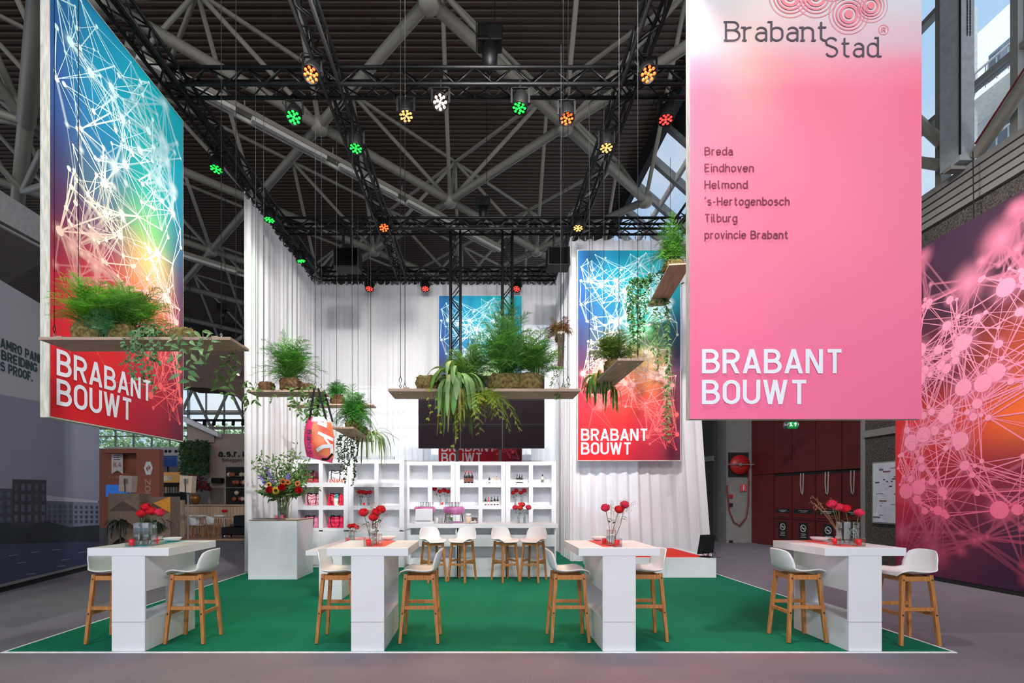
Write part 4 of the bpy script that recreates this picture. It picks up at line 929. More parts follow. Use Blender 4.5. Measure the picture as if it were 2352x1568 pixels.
def rose(base, head, label, size=1.0, kind=0, seed=0):
    rnd = random.Random(seed); base = Vector(base); head = Vector(head); t = thing('rose', label, 'rose', base, 0, 'red and pink roses in vases')
    d = head-base; mid = d*.5+Vector((rnd.uniform(-.02, .02), rnd.uniform(-.01, .01), 0)); dirn = (d-mid).normalized()
    MB().tube([(0, 0, 0), mid*.6, mid, mid.lerp(d, .5), d], .0035*max(1, size*.8), 6).build('stem', M_stem, t, True)
    o = part('bloom', ROSE[kind], None, t, d-dirn*.005); o.rotation_mode = 'QUATERNION'; o.rotation_quaternion = dirn.to_track_quat('Z', 'Y'); o.scale = (1.12*size,)*3
    q = MB()
    for k in range(5): a = k*1.257; leaf_geo(q, d, (math.cos(a), math.sin(a), -.4), (0, 0, 1), .03*size, .008*size)
    q.build('sepals', M_leaf, t)
    for k in range(2):
        f = .55+.2*k; p_ = mid.lerp(d, f*.6); a = rnd.uniform(0, 6.28); q = MB(); leaf_geo(q, p_, (math.cos(a), math.sin(a), -.1), (0, 0, 1), .055*size, .03*size); q.build('leaf', M_leaf, t)
    return t
M_grass = mat('dry_grass', (176, 142, 104), .7, 0, .15, 20)
def dry_grass(base, top, spread, label, n=9, seed=0):
    rnd = random.Random(seed); base = Vector(base); top = Vector(top)-base; t = thing('dried_grass', label, 'dried grass', base); q = MB(); s_ = MB()
    for k in range(n):
        e = top+Vector((rnd.uniform(-1, 1)*spread, rnd.uniform(-.3, .3)*spread, rnd.uniform(-.6, .25)*spread)); m_ = e*.55+Vector((0, 0, .04)); q.tube([(0, 0, 0), m_, e], .0012, 3, False)
        for j in range(7):
            p_ = m_.lerp(e, .3+.7*j/6); d_ = Vector((rnd.uniform(-1, 1), rnd.uniform(-.5, .5), rnd.uniform(-1.2, .3))).normalized(); e2 = p_+d_*.03; q.tube([p_, e2], .0008, 3, False); leaf_geo(s_, e2, d_+Vector((0, 0, -.8)), (0, 1, 0), .016, .005, n=2)
    q.build('stalks', M_grass, t); o = s_.build('seed_heads', M_grass, t); o['kind'] = 'stuff'; return t
def square_vase(loc, w_, h_, label, fill=.5):
    t = thing('glass_vase', label, 'vase', loc, 0, 'glass vases'); th = .005
    q = MB()
    for a in ((-w_/2, -w_/2, w_/2, -w_/2+th), (-w_/2, w_/2-th, w_/2, w_/2), (-w_/2, -w_/2+th, -w_/2+th, w_/2-th), (w_/2-th, -w_/2+th, w_/2, w_/2-th)): q.box(a[0], a[1], .0, a[2], a[3], h_)
    q.box(-w_/2, -w_/2, 0, w_/2, w_/2, .014); q.build('glass_body', M_glass, t)
    MB().box(-w_/2+th+.001, -w_/2+th+.001, .0145, w_/2-th-.001, w_/2-th-.001, h_*fill).build('water', M_water, t); return t
def round_vase(loc, r_, h_, label, fill=.5, flare=1.0):
    t = thing('glass_vase', label, 'vase', loc, 0, 'glass vases'); th = .004
    MB().lathe([(.0005, 0), (r_, 0), (r_*(1+flare)/2, h_*.5), (r_*flare, h_), (r_*flare-th, h_), (r_*(1+flare)/2-th, h_*.5), (r_-th, .012), (.0005, .012)], 20).build('glass_body', M_glass, t, True)
    if fill: MB().lathe([(.0005, .0125), (r_-th-.001, .0125), (r_*(1+(flare-1)*fill)-th-.001, h_*fill), (.0005, h_*fill)], 18).build('water', M_water, t, True)
    return t
def candle(loc, label, w_=.07, sq=True):
    t = thing('candle_holder', label, 'candle', loc, 0, 'red votive candles in glass')
    if sq:
        q = MB(); h_ = w_*1.05; th = .006
        for a in ((-w_/2, -w_/2, w_/2, -w_/2+th), (-w_/2, w_/2-th, w_/2, w_/2), (-w_/2, -w_/2+th, -w_/2+th, w_/2-th), (w_/2-th, -w_/2+th, w_/2, w_/2-th)): q.box(a[0], a[1], 0, a[2], a[3], h_)
        q.box(-w_/2, -w_/2, 0, w_/2, w_/2, .008); q.build('glass_holder', M_glass, t)
    MB().lathe([(w_*.3, .01), (w_*.33, w_*.85), (w_*.3, w_*.85), (w_*.28, w_*.3), (.001, w_*.3)], 14).build('red_cup', M_redglass, t, True)
    MB().lathe([(.001, w_*.31), (.006, w_*.36), (.001, w_*.5)], 6).build('flame', mat('candle_flame', (255, 170, 70), .5, emit=3), t, True); return t
def bowl(loc, label, r_=.1):
    t = thing('snack_bowl', label, 'bowl', loc, 0, 'white snack bowls')
    MB().lathe([(.001, .004), (r_*.55, .004), (r_*.8, .02), (r_, .045), (r_*.97, .047), (r_*.78, .026), (r_*.5, .012), (.001, .012)], 24).build('bowl_body', M_whitep, t, True)
    rnd = random.Random(int(loc[0]*100)); q = MB()
    for k in range(16):
        a = rnd.uniform(0, 6.28); rr = rnd.uniform(0, r_*.55); q.lathe([(.001, -.008), (.011, 0), (.001, .008)], 6, (rr*math.cos(a), rr*math.sin(a), .026+rnd.uniform(0, .008)), False)
    q.build('snacks', mat('brown_snack', (96, 60, 40), .6), t, True)['kind'] = 'stuff'
def on(px, py, z): Y = (H-z)*F/(py-VY); return Vector((Xa(px, Y), Y, z))
def runner(label, x, y0, y1, w_, rgb, z=TZ):
    tag(MB().box(x-w_/2, y0, z+.001, x+w_/2, y1, z+.003).build('table_runner', mat('runner_%d' % rgb[0], rgb, .7, 0, .12, 8)), label, 'table runner', 'printed table runners')
WH = [('far left', -3.69, (70, 170, 176)), ('left centre', -1.13, (232, 96, 84)), ('right centre', 1.40, (224, 74, 72)), ('far right', 3.95, (220, 84, 80))]
for k, (nm, x, c) in enumerate(WH): runner('%s printed runner under the vases on the %s table' % ('blue' if k == 0 else 'red', nm), x, 5.16, 5.86, .2, c)
def headp(px, py, Y): return at(px, py, Y)
# far left and far right tables: pairs of square vases
def table_set(vp, vy, hp, cands, bwl, heads, where):
    vs_ = []
    for k, px in enumerate(vp): p_ = on(px, vy, TZ+.003); vs_.append(p_); square_vase(p_, .094, .25, '%s square glass vase of the pair on the %s table' % (('left', 'right')[k], where))
    for k, (px, py) in enumerate(cands): candle(on(px, py, TZ+.003), '%s red candle cube on the %s table' % (('left', 'right')[k], where), .088)
    bowl(on(bwl[0], bwl[1], TZ+.003), 'white snack bowl on the %s table' % where)
    for k, (px, py) in enumerate(heads):
        v_ = vs_[0] if k < 2 else vs_[1]; rose(v_+Vector((.02 if k % 2 else -.02, 0, .02)), headp(px, py, v_.y), '%s rose in the vases on the %s table' % (('leftmost', 'second', 'third', 'rightmost')[k], where), 1.12, (1, 1, 0, 1)[k] if 'right' in where else (0, 0, 0, 1)[k], k)
table_set((323, 344), 1252.5, 0, ((303, 1254), (360, 1250)), (396, 1243), ((325, 1182), (335, 1168), (348, 1177), (366, 1180)), 'far left')
table_set((1936, 1957), 1250, 0, ((1916, 1251), (1972, 1254)), (1882, 1242), ((1911, 1160), (1926, 1168), (1942, 1171), (1973, 1181)), 'far right')
b_ = on(1936, 1250, TZ); dry_grass(b_+Vector((0, 0, .05)), at(1885, 1140, b_.y), .12, 'faint dried grass beside the roses on the far right table', 5, 4)
# left centre
b_ = on(857, 1250, TZ+.003); round_vase(b_, .05, .235, 'tall round glass vase on the left centre table', .55)
for k, px in enumerate((862, 873)): round_vase(on(px, 1253.5, TZ+.003), .022, .13, '%s thin glass tube beside the tall vase' % ('nearer', 'farther')[k], .5)
candle(on(846, 1254, TZ+.003), 'red candle cube on the left centre table', .085); bowl(on(891, 1240, TZ+.003), 'white snack bowl on the left centre table')
for k, (px, py, kd) in enumerate(((836, 1180, 0), (858, 1191, 0), (865, 1179, 0), (874, 1173, 0))): rose(b_+Vector((.015*(k-1.5), 0, .02)), headp(px, py, b_.y), '%s rose in the tall vase on the left centre table' % ('leftmost', 'lowest', 'third', 'highest')[k], 1.15, kd, 10+k)
dry_grass(b_+Vector((0, 0, .1)), at(880, 1160, b_.y), .16, 'dried grass around the roses on the left centre table', 14, 6); dry_grass(b_+Vector((0, 0, .1)), at(828, 1205, b_.y), .1, 'dried grass drooping left on the left centre table', 6, 7)
# right centre
b_ = on(1404, 1252, TZ+.003); round_vase(b_, .052, .17, 'round glass vase on the right centre table', .6)
candle(on(1388, 1249, TZ+.003), 'rear red candle cube on the right centre table', .075); candle(on(1417, 1255, TZ+.003), 'front red candle cube on the right centre table', .085); bowl(on(1376, 1241, TZ+.003), 'white snack bowl on the right centre table')
for k, (px, py, kd) in enumerate(((1391, 1169, 1), (1421, 1173, 0), (1434, 1162, 1))): rose(b_+Vector((.015*(k-1), 0, .02)), headp(px, py, b_.y), '%s rose in the vase on the right centre table' % ('leftmost', 'middle', 'rightmost')[k], 1.1, kd, 20+k)
dry_grass(b_+Vector((0, 0, .1)), at(1435, 1150, b_.y), .17, 'dried grass beside the roses on the right centre table', 13, 8)
# low table behind
b_ = on(808, 1242, .772); round_vase(b_, .06, .2, 'glass vase on the low table behind', .5); candle(on(799, 1244, .772), 'red candle on the low table behind', .085)
for k, (px, py) in enumerate(((804, 1210), (812, 1209), (818, 1212))): rose(b_+Vector((.02*(k-1), 0, .02)), headp(px, py, b_.y), '%s rose in the vase on the low table' % ('left', 'middle', 'right')[k], 1.15, 0, 30+k)
dry_grass(b_+Vector((0, 0, .1)), at(811, 1195, b_.y), .16, 'dried grass in the vase on the low table', 8, 9)
runner('pink printed runner along the low table', -2.36, 7.8, 10.1, .3, (236, 168, 170), .771)
# bar roses
for j, px in enumerate((1191, 1205)):
    b_ = on(px, 1200.5, 1.076); b_.y = 9.85; b_.x = Xa(px, 9.85); round_vase(b_, .035, .26, '%s tall glass vase on the bar worktop' % ('left', 'right')[j], .45)
    for k, (hx, hy) in enumerate((((1184, 1167), (1194, 1168)), ((1200, 1161), (1213, 1167)))[j]): rose(b_+Vector((.012*(1-2*k), 0, .02)), headp(hx, hy, b_.y), '%s rose in the %s bar vase' % (('left', 'right')[k], ('left', 'right')[j]), 1.3, (1, 2, 2, 1)[j*2+k], 40+j*2+k)
# roses inside the shelf cells
def cell_roses(Y, zf, items, where):
    for j, (bx, heads) in enumerate(items):
        b_ = Vector((Xa(bx, Y+.2), Y+.2, zf)); round_vase(b_, .03, .16, '%s slim vase in the %s shelf cell' % (('left', 'right')[j], where), .4)
        for k, (hx, hy) in enumerate(heads): rose(b_+Vector((0, 0, .02)), headp(hx, hy, Y+.2), '%s rose of the %s vase in the %s shelf cell' % (('left', 'right')[k], ('left', 'right')[j], where), 1.2, 0, 60+j*3+k)
cell_roses(YL, rowsL[1][0], ((829, ((826, 1131), (834, 1132))), (847, ((841, 1133), (849, 1132)))), 'left')
candle((Xa(836, YL+.15), YL+.15, rowsL[1][0]), 'small red candle between roses in the left shelf cell', .08, False)
cell_roses(YR, rowsR[1][0], ((1012, ((999, 1124), (1010, 1130))), (1025, ((1020, 1127), (1029, 1130)))), 'middle left'); candle((Xa(1016, YR+.15), YR+.15, rowsR[1][0]), 'small red candle in the middle left shelf cell', .08, False)
cell_roses(YR, rowsR[1][0], ((1184, ((1179, 1133), (1186, 1128))), (1198, ((1196, 1133), (1204, 1128)))), 'right'); candle((Xa(1192, YR+.15), YR+.15, rowsR[1][0]), 'small red candle in the right shelf cell', .08, False)
# ------------------------------------------------------------------ bottles and glasses
def bottle(x, y, z, h_, r_, body, label, cap=None, lab=None, grp='bottles on the bar shelf', neck=.3):
    t = thing('bottle', label, 'bottle', (x, y, z), 0, grp)
    MB().lathe([(.001, 0), (r_, .003), (r_, h_*.55), (r_*.8, h_*.63), (r_*neck, h_*.75), (r_*neck, h_*.97), (r_*neck*1.2, h_), (.001, h_)], 14).build('glass_body', body, t, True)
    if cap: MB().lathe([(r_*neck*1.15, h_*.8), (r_*neck*1.15, h_*1.005), (.001, h_*1.01)], 12).build('cap', cap, t, True)
    if lab: MB().lathe([(r_*1.02, h_*.12), (r_*1.02, h_*.42)], 14, cap=False).build('paper_label', lab, t, True)
M_bd = mat('dark_bottle', (22, 20, 22), .15); M_bb = mat('brown_bottle', (70, 40, 24), .15); M_pl = mat('paper_label', (226, 220, 212), .6); M_plr = mat('red_label', (206, 60, 72), .6); M_capr = mat('red_cap', (196, 44, 56), .4); M_lb = mat('bronze_label', (120, 70, 56), .5)
z1 = rowsR[0][0]; z2 = rowsR[1][0]
for k, px in enumerate((1069, 1076.5, 1084)): bottle(Xa(px, YR+.15), YR+.15, z1, .3, .037, M_bd, '%s of three dark wine bottles with red caps' % ('left', 'middle', 'right')[k], M_capr, M_lb)
for k, (px, c) in enumerate(((1124, (60, 30, 40)), (1132, (222, 212, 150)), (1141, (216, 160, 110)))): bottle(Xa(px, YR+.15), YR+.15, z1, .18, .024, mat('small_bottle_%d' % k, c, .2), '%s small bottle in the row of three' % ('dark', 'yellow', 'amber')[k], M_chrome, M_pl, neck=.5)
for k in range(6): bottle(Xa(1188+5.4*(k % 3), YR+.13+.1*(k//3)), YR+.13+.1*(k//3), z1, .215, .027, M_bd, '%s dark beer bottle, %s row of the six' % (('left', 'middle', 'right')[k % 3], ('front', 'back')[k//3]), None, M_pl)
bottle(Xa(1246, YR+.15), YR+.15, z1, .215, .036, mat('clear_bottle', (206, 210, 196), .15), 'single clear bottle in the top right shelf cell', M_bd, mat('olive_label', (120, 118, 84), .6), neck=.4)
for k, px in enumerate((1115, 1122, 1129, 1136, 1143)): bottle(Xa(px, YR+.15), YR+.15, z2, (.2, .2, .2, .22, .22)[k], .026, (M_bd, M_plr, M_bd, M_bd, M_bb)[k], '%s in the row of five' % ('leftmost dark beer bottle', 'red beer bottle', 'middle dark beer bottle', 'tall dark beer bottle', 'brown beer bottle')[k], (M_chrome, M_plr, M_leaf, None, None)[k], M_pl)
tumbler = MB().lathe([(.001, 0), (.03, 0), (.036, .1)], 12).mesh('tumbler', True); tumbler.materials.append(M_glass)
def tumblers(x0, x1, n, y, z, rows, where):
    for r_ in range(rows):
        for k in range(n):
            o = bpy.data.objects.new('drinking_glass', tumbler); C.objects.link(o); o.location = (x0+(x1-x0)*k/(n-1), y+.09*r_, z); tag(o, 'clear drinking glass standing %s' % where, 'glass', 'clear glasses '+where)
tumblers(Xa(1001, YR), Xa(1036, YR), 5, YR+.12, z1, 1, 'in the top second shelf cell'); tumblers(Xa(1068, YR), Xa(1096, YR), 5, YR+.12, z2, 1, 'in the cell beside the beer bottles'); tumblers(Xa(1228, YR), Xa(1266, YR), 6, YR+.12, z2, 1, 'in the rightmost shelf cell')
# ------------------------------------------------------------------ things on the bar
BZ = 1.076
def ox(px, Y): return Xa(px, Y)
M_pinkt = mat('pink_marble_print', (236, 130, 190), .35, 0, .3, 4)
for k, px in enumerate((975.5, 1042.5)):
    Y = 10.08; t = thing('glass_tray_stand', '%s pink oval tray stand loaded with glasses on the bar' % ('left', 'right')[k], 'tray', (Xa(px, Y), Y, BZ)); zt = .23
    q = MB(); q.lathe([(.001, zt-.06), (.15, zt-.06), (.2, zt-.03), (.228, zt+.02), (.225, zt+.07), (.2, zt+.1), (.001, zt+.1)], 28); q.build('tray', M_pinkt, t, True)
    for s_ in (-1, 1):
        MB().tube([(s_*.16, -.08, zt), (s_*.19, -.1, .01), (s_*.19, .1, .01), (s_*.16, .08, zt)], .006, 6).build('wire_leg', M_blackplastic, t)
    MB().box(-.12 if k else -.1, .0, 0, .16, .12, .025).build('base', M_pinkt, t)
    for r_ in range(2):
        for j in range(6):
            a = 2*PI*j/6+r_*.5; rr = .15 if r_ == 0 else .07; o = bpy.data.objects.new('drinking_glass', tumbler); C.objects.link(o); o.location = (t.location.x+rr*math.cos(a), Y+rr*math.sin(a), BZ+zt+.1); tag(o, 'clear drinking glass standing on the %s pink tray' % ('left', 'right')[k], 'glass', 'clear glasses on the %s tray' % ('left', 'right')[k])
t = thing('cash_register', 'white till screen standing at the left end of the bar', 'till', (Xa(974, 9.66), 9.66, BZ)); MB().box(-.19, 0, 0, .19, .16, .05).build('base', M_white, t, bevel=.004)
MB().prism([(-.18, .06), (.17, .06), (.17, .29), (-.17, .285)], (0, .03, .01)).build('screen_back', M_white, t, bevel=.004); MB().tube([(-.15, -.01, .06), (.13, -.01, .06)], .006, 6).build('hinge', M_greypaint, t)
t = thing('cream_candle', 'thick cream pillar candle on the bar', 'candle', (Xa(1076, 9.8), 9.8, BZ)); MB().lathe([(.001, 0), (.055, 0), (.056, .14), (.001, .14)], 20).build('wax_body', mat('cream_wax', (240, 216, 190), .5), t, True); MB().lathe([(.056, .14), (.056, .2), (.05, .2), (.05, .145)], 20).build('glass_rim', M_whitep, t, True)
t = thing('photo_card', 'small dark photo card standing on the bar', 'card', (Xa(1090, 9.9), 9.9, BZ)); MB().box(-.062, 0, 0, .062, .006, .12).build('card', mat('dark_photo', (92, 78, 78), .5), t); MB().box(-.002, -.002, .01, .02, 0, .07).build('printed_figure', M_pl, t)
bowl((Xa(1087, 9.72), 9.72, BZ), 'white snack bowl on the bar', .085)
t = thing('herb_jar', 'glass jar of fresh green herbs on the bar', 'herb jar', (Xa(1032, 9.75), 9.75, BZ)); MB().lathe([(.07, 0), (.075, .13), (.07, .13), (.065, .01), (.001, .01)], 18).build('jar', M_glass, t, True)
q = MB(); rnd = random.Random(8)
for k in range(90): a = rnd.uniform(0, 6.28); rr = rnd.uniform(0, .08); leaf_geo(q, (rr*math.cos(a), rr*math.sin(a), rnd.uniform(.04, .2)), (math.cos(a), math.sin(a), rnd.uniform(-.2, .8)), (0, 0, 1), .05, .03, n=2)
q.build('herb_leaves', mat('basil', (104, 150, 50), .5, 0, .25, 20, translucent=.3), t)['kind'] = 'stuff'
t = thing('cutlery_cup', 'glass cup of steel bar tools between the trays', 'bar tools', (Xa(1012, 9.78), 9.78, BZ)); MB().lathe([(.045, 0), (.048, .1), (.044, .1), (.04, .01), (.001, .01)], 16).build('cup', M_glass, t, True)
for k in range(5): MB().bar((.01*(k-2), 0, .02), (.035*(k-2), .01, .16), .012, .004).build('tool', M_chrome, t)
tag(MB().lathe([(.03, 0), (.03, .1), (.012, .12), (.001, .13)], 12).build('pepper_mill', M_whitep, None, True, loc=(Xa(1004, 9.7), 9.7, BZ)), 'small white shaker beside the till', 'shaker')
# ------------------------------------------------------------------ counter top: papers and candles
for k, (px, c) in enumerate(((600, (110, 122, 138)), (627, (70, 72, 76)), (672, (210, 206, 200)))):
    Y = 9.95 - .1*k; tag(MB().box(-.13, -.1, 0, .13, .1, .012-.002*k).build('leaflet_stack', mat('leaflet_%d' % k, c, .5), loc=(Xa(px, Y), Y, 1.166), rot=(0, 0, .2*k)), '%s leaflets on the left counter' % ('blue-grey', 'dark', 'pale')[k], 'leaflets')
for k, px in enumerate((635, 648)): candle((Xa(px, 9.75), 9.75, 1.166), '%s red candle before the big bouquet' % ('left', 'right')[k], .085)
# ------------------------------------------------------------------ tote bags
M_bagp = attr_mat('printed_bag', rough=.45, var=.05)
def bag_mesh(w_, h_, d_, colfn, seed, slouch=.25):
    rnd = random.Random(seed); mb = MB(); ph1, ph2 = rnd.uniform(0, 6), rnd.uniform(0, 6)
    for side in (-1, 1):
        def fn(u, v):
            s_ = 2*u-1; e = (1-abs(s_)**3.0)*(math.sin(PI*min(1, v*.8+.12)))**.7; wr = 1-.12*v*slouch*4*abs(s_)
            y = side*d_/2*e*(1+.25*math.sin(u*13+ph1+v*4)+.15*math.sin(v*17+ph2)); return (s_*w_/2*wr, y, v*h_*(1-slouch*.35*abs(s_)**2*math.sin(u*5+ph2)**2)-.02*slouch*(1-abs(s_))*v)
        mb.grid(fn, 16, 14)
        for a in range(17):
            for b in range(15): mb.c.append(lin(colfn(a/16, b/14)))
    return mb.mesh('bag_body', True)
def tote(label, x, y, z, w_, h_, colfn, seed, d_=.16):
    t = thing('tote_bag', label, 'bag', (x, y, z), 0, 'printed tote bags'); me = bag_mesh(w_, h_, d_, colfn, seed); part('bag_body', me, M_bagp, t)
    for s_ in (-1, 1):
        MB().tube([(-w_*.25, s_*.05, h_*.9), (-w_*.22, s_*(.07)-.02, h_*1.06), (0, s_*.09-.03, h_*1.1-.04), (w_*.2, s_*.08-.03, h_*1.04), (w_*.26, s_*.05, h_*.88)], .012, 6).build('handle', M_black, t, True)
        if s_ < 0: MB().tube([(-w_*.25, -d_*.52, h_*.9), (-w_*.24, -d_*.6, h_*.4), (-w_*.15, -d_*.58, h_*.1)], .009, 5).build('strap', M_black, t, True); MB().tube([(w_*.26, -d_*.5, h_*.88), (w_*.27, -d_*.6, h_*.4), (w_*.2, -d_*.55, h_*.1)], .009, 5).build('strap', M_black, t, True)
def c_dark(u, v): return (200, 44, 70) if v < .35 else (96, 34, 52)
def c_wht(u, v): return (236, 236, 242) if v > .35 else ((236, 120, 96) if int(u*9) % 2 else (240, 236, 238))
def c_ring(u, v): r_ = math.hypot(u-.75, v-.3); return (226, 50, 84) if int(r_*16) % 2 else (238, 226, 232)
def c_red(u, v): return (226, 46, 74) if not (.45 < u < .72) else ((80, 190, 190) if v > .6 else (244, 236, 220))
def c_pnk(u, v): return (220, 130, 160)
def c_mag(u, v): return (228, 44, 88)
for (px, r_, fn_, l, sd) in ((713, 0, c_dark, 'dark red and plum bag in the top left cell', 1), (773, 0, c_wht, 'white bag with black handles in the top cell', 2), (719, 1, c_ring, 'white bag with red rings in the middle left cell', 3), (771, 1, c_red, 'red bag with a rainbow print in the middle cell', 4), (714, 2, c_pnk, 'pale pink bag half hidden behind the counter', 5), (772, 2, c_mag, 'plain magenta bag in the bottom cell', 6)):
    tote(l, Xa(px, YL+.2), YL+.2, rowsL[r_][0]+.002, .39, .27, fn_, sd)
# ================================================================== hanging plant shelves
M_moss = mat('moss', (118, 104, 56), .95, 0, .35, 30, 1.0, 90); M_moss2 = mat('brown_moss', (104, 78, 50), .95, 0, .35, 30, 1.0, 90)
loop_m = None
def hang_shelf(label, x, y, z, L, W, rz, along='x', top=ZT+.0, cables=((0, 0), (0, 1), (1, 0), (1, 1)), th=.03):
    """plank shelf; origin at the near-left underside corner, local x along the length"""
    t = thing('hanging_shelf', label, 'hanging shelf', (x, y, z), rz, 'timber shelves hanging on wires')
    m = M_plank; h = W/2
    MB().box(0, 0, 0, L, h-.002, th).build('plank', m, t, bevel=.002); MB().box(0, h+.002, 0, L, W, th).build('plank', m, t, bevel=.002)
    for xx in (.18, L/2, L-.18): MB().box(xx-.03, .03, th, xx+.03, W-.03, th+.02).build('batten', m, t)
    for a, b in cables:
        cx = .12 if a == 0 else L-.12; cy = .05 if b == 0 else W-.05
        MB().tube([(cx, cy, th+.14), (cx, cy, top-z)], .0035, 6).build('wire', M_steel, t)
        MB().tube([(cx, cy, th+.14), (cx-.014, cy, th+.1), (cx, cy, th+.055), (cx+.014, cy, th+.1), (cx, cy, th+.14), (cx, cy, th+.17)], .004, 5).build('wire_loop', M_blackplastic, t)
        MB().tube([(cx, cy, th), (cx, cy, th+.02), (cx-.012, cy, th+.035), (cx, cy, th+.055), (cx+.012, cy, th+.035), (cx, cy, th+.02)], .005, 6).build('eye_bolt', M_chrome, t)
        MB().lathe([(.012, -.008), (.012, 0)], 8, (cx, cy, 0)).build('bolt_nut', M_chrome, t)
    return t
def fern_geo(R_, H_, n, seed, lo, hi, base_r=.08, droop=.5, needle=.022, dens=1.0):
    rnd = random.Random(seed); mb = MB(); lo = lin(lo); hi = lin(hi)
    for s_ in range(n):
        a = rnd.uniform(0, 2*PI); el = rnd.uniform(.12, 1.5); e = math.cos(el); q0 = rnd.uniform(.7, 1.08); rad = R_*(.12+1.0*e)*q0; hh = H_*(.22+.78*math.sin(el))*q0*rnd.uniform(.75, 1.05); f = rnd.random(); br = rnd.uniform(0, base_r)
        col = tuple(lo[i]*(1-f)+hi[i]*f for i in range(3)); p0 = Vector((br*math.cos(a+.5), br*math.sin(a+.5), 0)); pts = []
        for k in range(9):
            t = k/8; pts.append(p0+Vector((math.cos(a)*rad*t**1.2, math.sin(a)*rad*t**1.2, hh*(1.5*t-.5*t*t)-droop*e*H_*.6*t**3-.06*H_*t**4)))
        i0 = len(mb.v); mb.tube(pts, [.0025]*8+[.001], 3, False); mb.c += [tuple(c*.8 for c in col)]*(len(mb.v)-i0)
        nb = int(15*dens)
        for j in range(nb):
            t = .22+.78*j/nb; x = t*8; i = min(int(x), 7); p = pts[i].lerp(pts[i+1], x-i); d = (pts[i+1]-pts[i]).normalized(); sd = d.cross(Vector((0, 0, 1)))
            if sd.length < .1: sd = Vector((math.sin(a), -math.cos(a), 0))
            sd.normalize(); sg = 1 if j % 2 else -1; L = (.05+.13*(1-t))*min(1.3, R_/.33)*rnd.uniform(.7, 1.2)
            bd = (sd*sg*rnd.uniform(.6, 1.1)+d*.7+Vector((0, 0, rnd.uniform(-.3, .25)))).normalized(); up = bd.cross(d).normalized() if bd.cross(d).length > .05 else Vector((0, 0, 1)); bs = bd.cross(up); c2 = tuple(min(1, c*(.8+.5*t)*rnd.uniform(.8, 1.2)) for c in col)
            nn = int(L/.009)+2
            for q_ in range(nn):
                w_ = (q_+.5)/nn; b = p+bd*L*w_+Vector((0, 0, -.12*L*w_*w_)); nl = needle*(1.1-.6*w_); nd = (bs*(1 if q_ % 2 else -1)+bd*.7).normalized(); tip = b+nd*nl; i0 = len(mb.v); e_ = bd*.0042
                mb.v += [tuple(b-e_), tuple(b+e_), tuple(tip)]; mb.f.append((i0, i0+1, i0+2)); mb.c += [c2]*3
            i0 = len(mb.v); e_ = up*.0012+bs*.0012; q2 = p+bd*L; mb.v += [tuple(p-e_), tuple(p+e_), tuple(q2)]; mb.f.append((i0, i0+1, i0+2)); mb.c += [c2]*3
    return mb
M_fern = attr_mat('fern_leaf', rough=.6, translucent=.35, var=.1, spec=.2)
def moss_geo(w_, d_, h_, seed, square=.5):
    rnd = random.Random(seed); ph = [rnd.uniform(0, 6.28) for _ in range(6)]; mb = MB()
    def fn(u, v):
        a = 2*PI*u; b = (v-.5)*PI; sg = lambda c, p_: math.copysign(abs(c)**p_, c); x = sg(math.cos(a), square)*abs(math.cos(b))**square; y = sg(math.sin(a), square)*abs(math.cos(b))**square; z = sg(math.sin(b), square)
        n_ = 1+.05*math.sin(7*a+ph[0]+3*b)+.05*math.sin(11*b+ph[1]+2*a)+.035*math.sin(19*a+ph[2])*math.cos(13*b)+rnd.uniform(-.02, .02)
        return (x*w_/2*n_, y*d_/2*n_, h_/2+z*h_/2*(n_ if z > 0 else 1))
    mb.grid(fn, 36, 18); hair = MB()
    for k in range(260):
        u = rnd.random(); v = rnd.uniform(.15, .95); p = Vector(fn(u, v)); o = Vector((p.x, p.y, p.z-h_/2)).normalized(); t_ = Vector((rnd.uniform(-1, 1), rnd.uniform(-1, 1), rnd.uniform(-1, .6))); e = p+(o*.6+t_*.7).normalized()*rnd.uniform(.015, .035); s_ = o.cross(t_).normalized()*.0018 if o.cross(t_).length > .01 else Vector((.002, 0, 0))
        i = len(mb.v); mb.v += [tuple(p-o*.004-s_), tuple(p-o*.004+s_), tuple(e)]; mb.f.append((i, i+1, i+2))
    return mb
def moss_part(t, w_, d_, h_, seed, m=None, loc=(0, 0, 0)): o = moss_geo(w_, d_, h_, seed).build('moss_root_ball', m or M_moss, t, True); o.location = loc; return o
BR = ((58, 122, 40), (140, 214, 66)); BL = ((54, 110, 70), (118, 184, 100)); DK = ((44, 96, 38), (108, 174, 62)); YL_ = ((120, 148, 44), (190, 206, 84)); RD = ((104, 60, 40), (120, 116, 60))
def fern(label, px, Y, zs, R_, H_, n, seed, pal=BR, moss=(.28, .24, .17), droop=.5, off=0, mm=None):
    t = thing('fern', label, 'fern', (Xa(px, Y), Y, zs), 0, 'feathery ferns on the hanging shelves')
    if moss: moss_part(t, moss[0], moss[1], moss[2], seed, mm)
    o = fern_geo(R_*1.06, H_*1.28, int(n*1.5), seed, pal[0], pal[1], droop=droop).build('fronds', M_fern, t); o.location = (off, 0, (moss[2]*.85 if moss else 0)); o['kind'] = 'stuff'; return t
def moss_ball(label, px, Y, zs, w_, d_, h_, seed, mm=None):
    t = thing('moss_ball', label, 'moss ball', (Xa(px, Y), Y, zs)); moss_part(t, w_, d_, h_, seed, mm); return t
M_ivy = attr_mat('ivy_leaf', rough=.4, translucent=.25, var=.1)
